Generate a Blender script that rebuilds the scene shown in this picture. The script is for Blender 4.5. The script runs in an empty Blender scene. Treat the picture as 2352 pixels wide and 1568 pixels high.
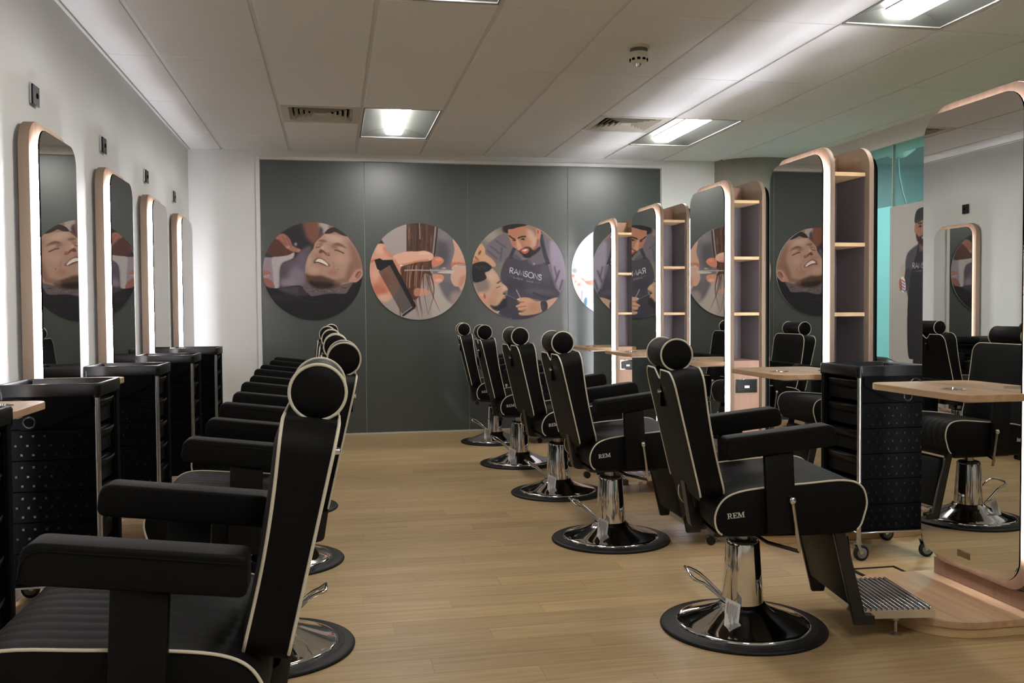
import bpy, bmesh, math, random
import numpy as np
from mathutils import Vector, Matrix
random.seed(7)
PI = math.pi
scn = bpy.context.scene
COL = scn.collection

# ---------------------------------------------------------------- camera, world, exposure
CAM_H = 1.1529
cam_data = bpy.data.cameras.new('camera')
cam = bpy.data.objects.new('camera', cam_data)
COL.objects.link(cam)
cam_data.sensor_width = 36.0
cam_data.lens = 36.0 * 2139.7 / 2352.0
cam_data.clip_start = 0.05
_yaw, _pitch, _roll = 0.189, -0.0326, -0.007
_f = Vector((math.sin(_yaw) * math.cos(_pitch), math.cos(_yaw) * math.cos(_pitch), math.sin(_pitch)))
_r0 = Vector((math.cos(_yaw), -math.sin(_yaw), 0.0))
_u0 = _r0.cross(_f)
_c, _s = math.cos(_roll), math.sin(_roll)
_r = _c * _r0 + _s * _u0
_u = -_s * _r0 + _c * _u0
cam.matrix_world = Matrix(((_r.x, _u.x, -_f.x, 0), (_r.y, _u.y, -_f.y, 0), (_r.z, _u.z, -_f.z, CAM_H), (0, 0, 0, 1)))
scn.camera = cam

world = bpy.data.worlds.new('world')
scn.world = world
world.use_nodes = True
world.node_tree.nodes['Background'].inputs[0].default_value = (0.9, 0.95, 1.0, 1)
world.node_tree.nodes['Background'].inputs[1].default_value = 0.02

scn.view_settings.view_transform = 'Standard'
scn.view_settings.look = 'None'
scn.view_settings.gamma = 1.0
scn.view_settings.use_curve_mapping = False
scn.view_settings.exposure = 0.0
scn.cycles.use_denoising = True
scn.cycles.max_bounces = 10
scn.cycles.diffuse_bounces = 6
scn.cycles.glossy_bounces = 6
scn.cycles.transmission_bounces = 6
scn.cycles.sample_clamp_indirect = 6.0
scn.cycles.blur_glossy = 0.3
scn.cycles.caustics_refractive = False

LED_POWER = 100.0         # emission strength of the mirror light strips
TUBE_POWER = 52.0        # emission strength of the ceiling tubes

# ---------------------------------------------------------------- materials
def mat_nodes(name):
    m = bpy.data.materials.new(name)
    m.use_nodes = True
    nt = m.node_tree
    return m, nt, nt.nodes['Principled BSDF']

def lin(c):
    return tuple(((v / 255.0) / 12.92 if v / 255.0 <= 0.04045 else ((v / 255.0 + 0.055) / 1.055) ** 2.4) for v in c)

def flat(name, col, rough=0.5, metal=0.0, spec=0.5, sheen=0.0, coat=0.0):
    m, nt, b = mat_nodes(name)
    b.inputs['Base Color'].default_value = (*col, 1)
    b.inputs['Roughness'].default_value = rough
    b.inputs['Metallic'].default_value = metal
    b.inputs['Specular IOR Level'].default_value = spec
    b.inputs['Sheen Weight'].default_value = sheen
    b.inputs['Coat Weight'].default_value = coat
    return m

def textured(name, c1, c2, scale=(1, 1, 1), nscale=5.0, detail=4.0, rough=0.5, bump=0.0, bscale=None, spec=0.5, sheen=0.0, coords='Object', rnd=0.0):
    m, nt, b = mat_nodes(name)
    tc = nt.nodes.new('ShaderNodeTexCoord')
    mp = nt.nodes.new('ShaderNodeMapping')
    mp.inputs['Scale'].default_value = scale
    nt.links.new(tc.outputs[coords], mp.inputs[0])
    vec = mp.outputs[0]
    if rnd > 0:
        oi = nt.nodes.new('ShaderNodeObjectInfo')
        cx = nt.nodes.new('ShaderNodeCombineXYZ')
        mul = nt.nodes.new('ShaderNodeMath'); mul.operation = 'MULTIPLY'; mul.inputs[1].default_value = 40.0
        nt.links.new(oi.outputs['Random'], mul.inputs[0])
        for k in range(3):
            nt.links.new(mul.outputs[0], cx.inputs[k])
        va = nt.nodes.new('ShaderNodeVectorMath'); va.operation = 'ADD'
        nt.links.new(vec, va.inputs[0]); nt.links.new(cx.outputs[0], va.inputs[1])
        vec = va.outputs[0]
    nz = nt.nodes.new('ShaderNodeTexNoise')
    nz.inputs['Scale'].default_value = nscale
    nz.inputs['Detail'].default_value = detail
    nt.links.new(vec, nz.inputs['Vector'])
    rp = nt.nodes.new('ShaderNodeValToRGB')
    rp.color_ramp.elements[0].position = 0.3
    rp.color_ramp.elements[1].position = 0.7
    rp.color_ramp.elements[0].color = (*c1, 1)
    rp.color_ramp.elements[1].color = (*c2, 1)
    nt.links.new(nz.outputs['Fac'], rp.inputs[0])
    colo = rp.outputs[0]
    if rnd > 0:
        hs = nt.nodes.new('ShaderNodeHueSaturation')
        mr = nt.nodes.new('ShaderNodeMapRange')
        mr.inputs['To Min'].default_value = 1.0 - rnd
        mr.inputs['To Max'].default_value = 1.0 + rnd
        nt.links.new(oi.outputs['Random'], mr.inputs['Value'])
        nt.links.new(mr.outputs[0], hs.inputs['Value'])
        nt.links.new(colo, hs.inputs['Color'])
        colo = hs.outputs[0]
    nt.links.new(colo, b.inputs['Base Color'])
    b.inputs['Roughness'].default_value = rough
    b.inputs['Specular IOR Level'].default_value = spec
    b.inputs['Sheen Weight'].default_value = sheen
    if bump > 0:
        bp = nt.nodes.new('ShaderNodeBump')
        bp.inputs['Strength'].default_value = bump
        bp.inputs['Distance'].default_value = 0.002
        if bscale:
            n2 = nt.nodes.new('ShaderNodeTexNoise')
            n2.inputs['Scale'].default_value = bscale
            nt.links.new(tc.outputs[coords], n2.inputs['Vector'])
            nt.links.new(n2.outputs['Fac'], bp.inputs['Height'])
        else:
            nt.links.new(nz.outputs['Fac'], bp.inputs['Height'])
        nt.links.new(bp.outputs[0], b.inputs['Normal'])
    return m

def emit(name, col, strength):
    m = bpy.data.materials.new(name)
    m.use_nodes = True
    nt = m.node_tree
    nt.nodes.clear()
    e = nt.nodes.new('ShaderNodeEmission')
    e.inputs[0].default_value = (*col, 1)
    e.inputs[1].default_value = strength
    o = nt.nodes.new('ShaderNodeOutputMaterial')
    nt.links.new(e.outputs[0], o.inputs[0])
    return m

M = {}
M['wall'] = textured('wall_paint', (0.70, 0.70, 0.69), (0.73, 0.73, 0.72), nscale=2.0, rough=0.7, bump=0.05, bscale=180)
M['dim_wall'] = flat('grey_wall', (0.25, 0.25, 0.25), 0.8)
M['trim'] = flat('trim_paint', (0.72, 0.71, 0.69), 0.55)
M['tile'] = textured('ceiling_tile', (0.80, 0.80, 0.81), (0.84, 0.84, 0.85), nscale=60, detail=6, rough=0.9, bump=0.12, bscale=400, spec=0.2, rnd=0.015)
M['rim'] = flat('lamp_rim', (0.22, 0.22, 0.205), 0.5)
M['bar'] = flat('ceiling_bar_paint', (0.72, 0.72, 0.72), 0.5)
M['concrete'] = textured('column_concrete', (0.20, 0.19, 0.165), (0.27, 0.255, 0.22), nscale=3.0, detail=8, rough=0.85)
M['floor'] = textured('oak_vinyl', (0.33, 0.225, 0.108), (0.43, 0.305, 0.158), scale=(1.2, 22, 1), nscale=2.6, detail=8, rough=0.42, bump=0.05, spec=0.35, rnd=0.10)
M['subfloor'] = flat('floor_joint', (0.30, 0.21, 0.115), 0.7)
M['panel'] = flat('dark_satin_glass', (0.034, 0.044, 0.041), 0.36, spec=1.0)
M['joint'] = flat('panel_joint', (0.02, 0.022, 0.02), 0.6)
M['sealant'] = flat('pale_sealant', (0.45, 0.5, 0.47), 0.4)
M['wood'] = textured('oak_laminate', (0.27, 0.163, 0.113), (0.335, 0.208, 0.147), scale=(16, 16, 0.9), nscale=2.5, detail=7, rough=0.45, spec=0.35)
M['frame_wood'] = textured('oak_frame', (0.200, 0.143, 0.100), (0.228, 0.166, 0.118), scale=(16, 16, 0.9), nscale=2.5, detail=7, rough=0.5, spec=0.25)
M['lit_front_wood'] = textured('oak_front_lit', (0.44, 0.28, 0.20), (0.54, 0.36, 0.265), scale=(16, 16, 0.9), nscale=2.5, detail=7, rough=0.5, spec=0.25)  # frame oak made paler, the strips' pink glow put into the colour
M['wood_y'] = textured('oak_laminate_flat', (0.38, 0.235, 0.13), (0.50, 0.33, 0.20), scale=(14, 1.0, 14), nscale=2.5, detail=7, rough=0.4, spec=0.4)
M['shelf_wood'] = textured('shelf_laminate', (0.30, 0.185, 0.13), (0.40, 0.27, 0.20), scale=(16, 16, 0.9), nscale=2.5, detail=7, rough=0.5)
M['edge_wood'] = textured('oak_edge_band', (0.50, 0.34, 0.17), (0.58, 0.41, 0.23), scale=(3, 3, 3), nscale=4, rough=0.45)
M['mirror'] = flat('mirror_silver', (0.80, 0.81, 0.79), 0.0, metal=1.0)
M['glass_edge'] = flat('mirror_edge', (0.0012, 0.0016, 0.0015), 0.8, spec=0.0)
M['led'] = emit('light_strip_white', (0.97, 0.95, 1.0), LED_POWER)
M['led_top'] = emit('light_strip_top', (0.97, 0.95, 1.0), LED_POWER * 1.5)
M['led_low'] = emit('light_strip_low', (0.97, 0.95, 1.0), LED_POWER * 0.4)
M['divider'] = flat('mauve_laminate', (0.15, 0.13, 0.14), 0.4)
M['tube'] = emit('tube_white', (1.0, 0.97, 0.92), TUBE_POWER)
M['beyond_fill'] = emit('beyond_fill', (0.95, 1.0, 1.0), 52.0)
M['reflector'] = flat('lamp_reflector', (0.075, 0.078, 0.072), 0.4)
M['white_metal'] = flat('white_metal', (0.66, 0.65, 0.61), 0.4)
M['vent'] = flat('vent_cream', (0.56, 0.53, 0.45), 0.5)
M['void'] = flat('dark_void', (0.004, 0.004, 0.004), 0.9, spec=0.0)
M['chrome'] = flat('chrome', (0.75, 0.75, 0.76), 0.07, metal=1.0)
M['steel'] = flat('brushed_steel', (0.55, 0.53, 0.50), 0.3, metal=1.0)
M['silver_pole'] = flat('anodised_pole', (0.62, 0.62, 0.64), 0.28, metal=1.0)
M['fabric'] = textured('black_upholstery', (0.0024, 0.0023, 0.0024), (0.0036, 0.0035, 0.0036), nscale=90, detail=3, rough=0.6, bump=0.2, bscale=650, spec=0.13, sheen=0.01)
M['black_plastic'] = flat('black_plastic', (0.004, 0.004, 0.0046), 0.33, spec=0.35)
M['black_satin'] = flat('black_satin', (0.0032, 0.0032, 0.0034), 0.48, spec=0.18)
M['black_gloss'] = flat('black_gloss', (0.0026, 0.0026, 0.0030), 0.6, spec=0.03)
M['black_metal'] = flat('black_metal', (0.007, 0.007, 0.007), 0.38, spec=0.5)
M['rubber'] = flat('black_rubber', (0.006, 0.006, 0.0065), 0.5, spec=0.25)
M['piping'] = flat('cream_piping', (0.62, 0.58, 0.47), 0.45)
M['logo'] = flat('logo_silver', (0.66, 0.65, 0.61), 0.4)
M['paper'] = flat('white_paper', (0.62, 0.62, 0.62), 0.7)
M['ink'] = flat('grey_ink', (0.12, 0.11, 0.12), 0.8)
M['red_ink'] = flat('red_ink', (0.5, 0.06, 0.08), 0.8)
M['wheel_grey'] = flat('wheel_grey', (0.12, 0.12, 0.125), 0.4)
M['zinc'] = flat('zinc', (0.6, 0.62, 0.64), 0.3, metal=1.0)
M['ivory'] = flat('ivory_plastic', (0.66, 0.62, 0.50), 0.4)
M['brass'] = flat('bronze_badge', (0.30, 0.23, 0.15), 0.3, metal=1.0)
M['floor_mark'] = flat('pale_floor_mark', (0.50, 0.37, 0.24), 0.45)

def glass_mat(name, col, trans, rough=0.05, frost=0.0):
    """tinted pane: part clear, part glossy, part frosted body colour"""
    m = bpy.data.materials.new(name)
    m.use_nodes = True
    nt = m.node_tree
    nt.nodes.clear()
    t = nt.nodes.new('ShaderNodeBsdfTransparent'); t.inputs[0].default_value = (*col, 1)
    g = nt.nodes.new('ShaderNodeBsdfGlossy'); g.inputs['Roughness'].default_value = rough
    d = nt.nodes.new('ShaderNodeBsdfDiffuse'); d.inputs[0].default_value = (*col, 1)
    tl = nt.nodes.new('ShaderNodeBsdfTranslucent'); tl.inputs[0].default_value = (*col, 1)
    m0 = nt.nodes.new('ShaderNodeMixShader'); m0.inputs[0].default_value = 0.8
    nt.links.new(d.outputs[0], m0.inputs[1]); nt.links.new(tl.outputs[0], m0.inputs[2])
    m1 = nt.nodes.new('ShaderNodeMixShader'); m1.inputs[0].default_value = frost
    nt.links.new(t.outputs[0], m1.inputs[1]); nt.links.new(m0.outputs[0], m1.inputs[2])
    m2 = nt.nodes.new('ShaderNodeMixShader'); m2.inputs[0].default_value = 0.06
    nt.links.new(m1.outputs[0], m2.inputs[1]); nt.links.new(g.outputs[0], m2.inputs[2])
    o = nt.nodes.new('ShaderNodeOutputMaterial')
    nt.links.new(m2.outputs[0], o.inputs[0])
    return m
M['teal_glass'] = glass_mat('teal_glass', (0.60, 0.85, 0.85), 0.9, frost=0.04)
M['teal_frost'] = glass_mat('teal_frosted_glass', (0.86, 0.97, 0.97), 0.1, frost=0.9)

# ---------------------------------------------------------------- mesh building
class MB:
    def __init__(self):
        self.v, self.f = [], []
    def add(self, vs, fs):
        o = len(self.v)
        self.v += [tuple(p) for p in vs]
        self.f += [tuple(i + o for i in q) for q in fs]
        return self
    def box(self, x0, x1, y0, y1, z0, z1):
        return self.add([(x0, y0, z0), (x1, y0, z0), (x1, y1, z0), (x0, y1, z0), (x0, y0, z1), (x1, y0, z1), (x1, y1, z1), (x0, y1, z1)],
                        [(0, 3, 2, 1), (4, 5, 6, 7), (0, 1, 5, 4), (1, 2, 6, 5), (2, 3, 7, 6), (3, 0, 4, 7)])
    def loops(self, loops, cap0=True, cap1=True):
        """skin a list of equal-length closed loops"""
        n = len(loops[0]); vs = [p for l in loops for p in l]; fs = []
        for a in range(len(loops) - 1):
            for i in range(n):
                j = (i + 1) % n
                fs.append((a * n + i, a * n + j, (a + 1) * n + j, (a + 1) * n + i))
        if cap0: fs.append(tuple(reversed(range(n))))
        if cap1: fs.append(tuple((len(loops) - 1) * n + i for i in range(n)))
        return self.add(vs, fs)
    def prism(self, poly, axis, a, b):
        def P(p, t):
            if axis == 'x': return (t, p[0], p[1])
            if axis == 'y': return (p[0], t, p[1])
            return (p[0], p[1], t)
        return self.loops([[P(p, a) for p in poly], [P(p, b) for p in poly]])
    def lathe(self, prof, n=32, c=(0, 0, 0), axis='z', cap=True):
        def P(r, h, k):
            a = 2 * PI * k / n
            u, w = r * math.cos(a), r * math.sin(a)
            if axis == 'z': return (c[0] + u, c[1] + w, c[2] + h)
            if axis == 'y': return (c[0] + u, c[1] + h, c[2] + w)
            return (c[0] + h, c[1] + u, c[2] + w)
        return self.loops([[P(r, h, k) for k in range(n)] for r, h in prof], cap, cap)
    def tube(self, path, r, n=8, closed=False):
        pts = [Vector(p) for p in path]; m = len(pts)
        loops = []; prev = None
        for i, p in enumerate(pts):
            a = pts[(i - 1) % m] if (closed or i > 0) else p
            b = pts[(i + 1) % m] if (closed or i < m - 1) else p
            t = (b - a).normalized()
            if prev is None:
                u = t.orthogonal().normalized()
            else:
                u = (prev - t * prev.dot(t))
                u = u.normalized() if u.length > 1e-6 else t.orthogonal().normalized()
            prev = u
            w = t.cross(u)
            loops.append([p + r * (math.cos(2 * PI * k / n) * u + math.sin(2 * PI * k / n) * w) for k in range(n)])
        if closed:
            vs = [q for l in loops for q in l]; fs = []
            # align the seam by choosing the best rotation
            best = min(range(n), key=lambda s: sum((loops[0][(k + s) % n] - loops[-1][k]).length for k in range(n)))
            for a in range(m):
                b = (a + 1) % m; s = best if b == 0 else 0
                for k in range(n):
                    k2 = (k + 1) % n
                    fs.append((a * n + k, a * n + k2, b * n + (k2 + s) % n, b * n + (k + s) % n))
            return self.add(vs, fs)
        return self.loops(loops)
    def xform(self, mtx):
        self.v = [tuple(mtx @ Vector(p)) for p in self.v]
        return self
    def mesh(self, name, mat, bevel=0.0, seg=2, smooth=True, angle=40):
        me = bpy.data.meshes.new(name)
        me.from_pydata(self.v, [], self.f)
        bm = bmesh.new(); bm.from_mesh(me)
        bmesh.ops.recalc_face_normals(bm, faces=bm.faces)
        if bevel > 0:
            es = [e for e in bm.edges if len(e.link_faces) == 2 and e.calc_face_angle(0) > 0.6]
            bmesh.ops.bevel(bm, geom=es, offset=bevel, segments=seg, profile=0.5, affect='EDGES', clamp_overlap=True)
        bm.to_mesh(me); bm.free()
        for m in (mat if isinstance(mat, (list, tuple)) else [mat]):
            me.materials.append(m)
        if smooth:
            me.polygons.foreach_set('use_smooth', [True] * len(me.polygons))
            me.set_sharp_from_angle(angle=math.radians(angle))
        return me
    def build(self, name, mat, parent=None, loc=None, **k):
        return link(name, self.mesh(name, mat, **k), parent, loc)

def link(name, me, parent=None, loc=None):
    o = bpy.data.objects.new(name, me)
    COL.objects.link(o)
    if parent is not None: o.parent = parent
    if loc is not None: o.location = loc
    return o

def thing(name, label, cat, loc=(0, 0, 0), rz=0.0, group=None):
    o = bpy.data.objects.new(name, None)
    o.empty_display_size = 0.1
    COL.objects.link(o)
    o.location = loc; o.rotation_euler = (0, 0, rz)
    return tag(o, label, cat, group)

def tag(o, label, cat, group=None):
    o['label'] = label; o['category'] = cat
    if group: o['group'] = group
    return o

def struct(o):
    o['kind'] = 'structure'
    return o

def copy_tree(root, loc, rz, label, skip=()):
    def rec(o, parent):
        c = o.copy(); COL.objects.link(c)
        if parent is not None: c.parent = parent
        for ch in list(o.children):
            if ch.name.split('.')[0] not in skip: rec(ch, c)
        return c
    r = rec(root, None)
    r.location = loc; r.rotation_euler = (0, 0, rz); r['label'] = label
    return r

def spline(pts, n=6, closed=True):
    """Catmull-Rom through pts"""
    P = [Vector(p) for p in pts]; m = len(P); out = []
    rng = range(m) if closed else range(m - 1)
    for i in rng:
        p0 = P[(i - 1) % m] if (closed or i > 0) else P[i]
        p1 = P[i]; p2 = P[(i + 1) % m]
        p3 = P[(i + 2) % m] if (closed or i + 2 < m) else P[(i + 1) % m]
        for k in range(n):
            t = k / n
            out.append(0.5 * ((2 * p1) + (p2 - p0) * t + (2 * p0 - 5 * p1 + 4 * p2 - p3) * t * t + (3 * p1 - p0 - 3 * p2 + p3) * t ** 3))
    if not closed: out.append(P[-1])
    return out

def rrect(x0, x1, y0, y1, r, n=6):
    """rounded rectangle, counter-clockwise; r may be one radius or four (ll, lr, ur, ul)"""
    rr = r if isinstance(r, (list, tuple)) else (r,) * 4
    out = []
    for (cx, cy, a0, q) in ((x0, y0, PI, rr[0]), (x1, y0, 1.5 * PI, rr[1]), (x1, y1, 0, rr[2]), (x0, y1, 0.5 * PI, rr[3])):
        sx = 1 if cx == x0 else -1; sy = 1 if cy == y0 else -1
        for k in range(n + 1):
            a = a0 + 0.5 * PI * k / n
            out.append((cx + sx * q + q * math.cos(a), cy + sy * q + q * math.sin(a)))
    return out

def rpoly(pts, radii, n=5):
    """polygon with rounded corners"""
    out = []; m = len(pts)
    for i in range(m):
        p = Vector(pts[i]); a = Vector(pts[i - 1]) - p; b = Vector(pts[(i + 1) % m]) - p
        r = radii[i] if isinstance(radii, (list, tuple)) else radii
        if r <= 0: out.append(tuple(p)); continue
        a.normalize(); b.normalize()
        ang = a.angle(b); d = r / math.tan(ang / 2)
        s = p + a * d; e = p + b * d
        for k in range(n + 1):
            t = k / n
            out.append(tuple((1 - t) ** 2 * s + 2 * t * (1 - t) * p + t * t * e))
    return out

# ---------------------------------------------------------------- the room
XL, XR, YB, YF, ZC = -1.28, 4.56, 8.90, -2.70, 2.652
fl = struct(MB().box(XL, XR, YF, YB, -0.05, -0.006).build('floor', M['subfloor'], smooth=False))
# planks run across the room; those in view are single pieces, the rest are joined
pw, pl = 0.128, 0.92
rows = int((YB - YF) / pw)
plank_me = MB().box(0, pl - 0.0007, 0, pw - 0.0012, -0.006, 0.0).mesh('floor_plank', M['floor'], smooth=False)
cut_cache = {}
rest = MB()
for r in range(rows + 1):
    y0 = YF + r * pw
    y1 = min(y0 + pw, YB)
    if y1 - y0 < 0.02: continue
    off = ((r * 0.37) % 1.0) * pl
    x = XL - off
    while x < XR:
        a, b = max(x, XL), min(x + pl, XR)
        x += pl
        if b - a < 0.01: continue
        if 2.75 < y0 < 8.25 and a < 3.6:
            key = (round(b - a, 3))
            if key not in cut_cache:
                cut_cache[key] = MB().box(0, b - a - 0.0007, 0, pw - 0.0012, -0.006, 0.0).mesh('floor_plank', M['floor'], smooth=False)
            link('floor_plank', cut_cache[key], fl, (a, y0, 0))
        else:
            rest.box(a, b - 0.0007, y0, y1 - 0.0012, -0.006, 0.0)
o = rest.build('outer_planks', M['floor'], fl, smooth=False); o['kind'] = 'stuff'

struct(MB().box(XL - 0.1, XL, YF, YB + 0.1, -0.05, 2.85).build('wall_left', M['wall'], smooth=False))
struct(MB().box(XL - 0.1, XR + 3.2, YF - 0.1, YF, -0.05, 2.85).build('wall_front', M['wall'], smooth=False))
wb = struct(MB().box(XL, XR, YB + 0.012, YB + 0.12, -0.05, 2.85).box(XL, -0.652, YB, YB + 0.012, 0, 2.7)
            .box(3.230, XR, YB, YB + 0.012, 0, 2.7).box(-0.652, 3.230, YB, YB + 0.012, 2.564, 2.7).build('wall_back', M['wall'], smooth=False))
px_edges = (-0.647, 0.298, 1.280, 2.265, 3.223)
for a, b in zip(px_edges, px_edges[1:]):
    MB().box(a + 0.002, b - 0.002, YB - 0.002, YB + 0.008, 0.012, 2.558).build('glass_panel', M['panel'], wb, smooth=False, bevel=0.0012, seg=1)
for x in px_edges[1:-1]:
    MB().box(x - 0.004, x + 0.004, YB + 0.004, YB + 0.012, 0.012, 2.558).build('panel_joint', M['sealant'], wb, smooth=False)
struct(MB().box(-0.688, -0.652, YB - 0.014, YB, 0, 2.596).box(3.230, 3.262, YB - 0.014, YB, 0, 2.596)
       .box(-0.652, 3.230, YB - 0.014, YB, 2.564, 2.596).build('trim_1', M['trim'], bevel=0.002, seg=1))
struct(MB().box(-0.65, 3.23, YB - 0.012, YB - 0.003, 0, 0.012).build('baseboard_back', M['sealant'], smooth=False))
struct(MB().box(XL, XL + 0.012, YF, YB, 0, 0.09).build('baseboard_left', M['trim'], bevel=0.003, seg=1))

# ceiling: lay-in tiles on recessed bars
ceil = struct(MB().box(XL, XR, YF, YB, 2.74, 2.80).build('ceiling', M['bar'], smooth=False))
struct(MB().box(XL, XL + 0.018, YF, YB - 0.0, 2.636, 2.74).build('trim_2', M['trim'], bevel=0.002, seg=1))
X0, Y0 = -0.9745, 8.138
xe = [XL + 0.018] + [X0 + 0.6 * i for i in range(10)] + [XR]
ye = [YB] + [Y0 - 1.2 * j for j in range(10)] + [YF]
lights = [(2, 0), (6, 0), (2, 3), (6, 3), (2, 6), (6, 6)]
vents = [(1, 0), (5, 0)]
tile_cache = {}
def ceiling_tile(x0, x1, y0, y1):
    key = (round(x1 - x0, 3), round(y1 - y0, 3))
    if key not in tile_cache:
        tile_cache[key] = MB().box(0, x1 - x0, 0, y1 - y0, 0, 0.016).mesh('ceiling_tile', M['tile'], bevel=0.003, seg=1, smooth=False)
    return link('ceiling_tile', tile_cache[key], ceil, (x0, y0, ZC - 0.008))
for a in range(len(xe) - 1):
    for b in range(len(ye) - 1):
        i, j = a - 1, b - 1
        x0, x1, y1, y0 = xe[a], xe[a + 1], ye[b], ye[b + 1]
        if (i, j) in lights: continue
        if (i, j) in vents: y0 = y0 + 0.6
        ceiling_tile(x0 + (0.0115 if a else 0.003), x1 - 0.0115, y0 + 0.0035, y1 - 0.0035)
for x in xe[1:-1]:
    MB().box(x - 0.0125, x + 0.0125, YF, YB, ZC, ZC + 0.03).build('ceiling_bar', M['bar'], ceil, smooth=False)
for y in ye[1:-1]:
    MB().box(XL, XR, y - 0.006, y + 0.006, ZC + 0.001, ZC + 0.03).build('ceiling_bar', M['bar'], ceil, smooth=False)

# ceiling lights: recessed trough with a bare diffuser along the middle
def make_light(x0, y0, label):
    cx, cy = x0 + 0.3, y0 + 0.6
    t = thing('ceiling_light', label, 'ceiling light', (cx, cy, ZC), 0, 'recessed ceiling lights')
    w, l = 0.287, 0.587
    fr = MB()
    for (a, b, c, d) in ((-w, w, -l, -l + 0.014), (-w, w, l - 0.014, l), (-w, -w + 0.012, -l, l), (w - 0.012, w, -l, l)):
        fr.box(a, b, c, d, -0.006, 0.012)
    fr.build('frame', M['rim'], t, bevel=0.002, seg=1)
    L = []
    for (s, q, z) in ((w - 0.01, l - 0.012, 0.0), (0.20, l - 0.05, 0.040), (0.10, l - 0.075, 0.062)):
        L.append([(-s, -q, z), (s, -q, z), (s, q, z), (-s, q, z)])
    rf = MB().loops(L, cap0=False, cap1=True)
    o = rf.build('reflector', M['reflector'], t, angle=20)
    tb = MB().box(-0.078, 0.078, -l + 0.065, l - 0.065, 0.056, 0.061).build('lamp_housing', M['white_metal'], t, smooth=False)
    MB().prism([(-0.075, 0.056), (-0.071, 0.022), (-0.060, 0.012), (0.060, 0.012), (0.071, 0.022), (0.075, 0.056)], 'y', -l + 0.07, l - 0.07).build('diffuser', M['tube'], tb, smooth=False)
    return t
lab = {(2, 0): 'lit ceiling light above the dark photo wall, beside the left air vent', (6, 0): 'lit ceiling light beside the right air vent, above the far mirror units',
       (2, 3): 'ceiling light at the top edge of the picture, left of the smoke detector', (6, 3): 'lit ceiling light at the top right, nearest to the viewer above the mirror units',
       (2, 6): 'ceiling light behind the viewer over the left chairs', (6, 6): 'ceiling light behind the viewer over the right mirror units'}
for (i, j) in lights:
    make_light(X0 + 0.6 * i, Y0 - 1.2 * (j + 1), lab[(i, j)])

def make_vent(x0, y0, label):
    t = thing('air_vent', label, 'air vent', (x0 + 0.3, y0 + 0.3, ZC), 0, 'square ceiling vents')
    h = 0.286
    fr = MB()
    ring = lambda s, z: [(-s, -s, z), (s, -s, z), (s, s, z), (-s, s, z)]
    fr.loops([ring(h, 0.014), ring(h, -0.006), ring(0.232, -0.006), ring(0.232, 0.014)], False, False).build('frame', M['vent'], t, smooth=False)
    MB().box(-0.27, 0.27, -0.27, 0.27, 0.05, 0.06).build('duct_plate', M['void'], t, smooth=False)
    s = 0.230
    while s > 0.045:
        MB().loops([ring(s, -0.006), ring(s - 0.020, 0.024), ring(s - 0.0225, 0.024), ring(s - 0.0025, -0.006)], False, False).build('louvre', M['vent'], t, smooth=False)
        s -= 0.038
    MB().box(-s, s, -s, s, -0.004, 0.0).build('louvre', M['vent'], t, smooth=False)
    return t
make_vent(X0 + 0.6, Y0 - 1.2, 'square cream ceiling vent left of the ceiling light above the photo wall')
make_vent(X0 + 3.0, Y0 - 1.2, 'square ceiling vent with dark slats crossed by a bright light streak')

t = thing('smoke_detector', 'round white smoke detector on the ceiling tile', 'smoke detector', (1.715, 5.09, ZC - 0.008))
MB().lathe([(0.0, 0), (0.062, 0), (0.062, -0.016), (0.0, -0.016)], 32, cap=False).build('base', M['ivory'], t)
MB().lathe([(0.0, -0.014), (0.050, -0.016), (0.050, -0.036), (0.0, -0.036)], 32, cap=False).build('collar', M['wheel_grey'], t)
MB().lathe([(0.0, -0.034), (0.053, -0.036), (0.054, -0.066), (0.046, -0.088), (0.032, -0.098), (0.0, -0.098)], 32, cap=False).build('body', M['ivory'], t)
for k in range(10):
    a = 2 * PI * k / 10
    MB().box(0.040, 0.0525, -0.009, 0.009, -0.084, -0.072).xform(Matrix.Rotation(a, 4, 'Z')).build('slot', M['void'], t, smooth=False)
MB().lathe([(0.0, -0.096), (0.016, -0.098), (0.012, -0.112), (0.0, -0.113)], 16, cap=False).build('sensor_tip', M['chrome'], t)

# right side: bulkhead, tinted glass partition, poster, room beyond
column = struct(MB().lathe([(0.47, 0.0), (0.47, ZC + 0.02)], 64, (4.25, 9.02, 0)).build('wall_column', M['concrete']))
struct(MB().box(XR - 0.01, XR + 0.30, YF, YB, 2.505, 2.85).build('wall_bulkhead', M['trim'], smooth=False))
wr = struct(MB().box(XR, XR + 0.03, YF, YB, -0.05, 0.02).build('wall_right', M['white_metal'], smooth=False))
for (y0, y1) in ((7.02, 8.62), (4.40, 7.015), (1.80, 4.395), (YF, 1.795)):
    MB().box(XR + 0.006, XR + 0.016, y0, y1, 0.02, 2.51).build('glass_pane', M['teal_glass'], wr, smooth=False)
MB().box(XR + 0.018, XR + 0.021, 7.03, 8.60, 0.02, 2.005).build('frosted_film', M['teal_frost'], wr, smooth=False)
MB().box(XR - 0.004, XR + 0.022, 7.012, 7.022, 0.02, 2.51).build('joint_strip', M['sealant'], wr, smooth=False)
bey = struct(MB().box(7.6, 7.7, YF, YB + 0.12, -0.05, 2.85).box(XR + 0.3, 7.6, YB, YB + 0.12, -0.05, 2.85).build('wall_beyond', M['dim_wall'], smooth=False))
struct(MB().box(XR + 0.03, 7.6, YF, YB, -0.05, 0.0).build('floor_beyond', M['floor'], smooth=False))
struct(MB().box(XR + 0.30, 7.6, YF, YB, 2.66, 2.75).build('ceiling_beyond', M['dim_wall'], smooth=False))
t = thing('pendant_lamp', 'dim lamp hanging from a cable behind the teal glass', 'lamp', (5.22, 7.95, 2.66))
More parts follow.
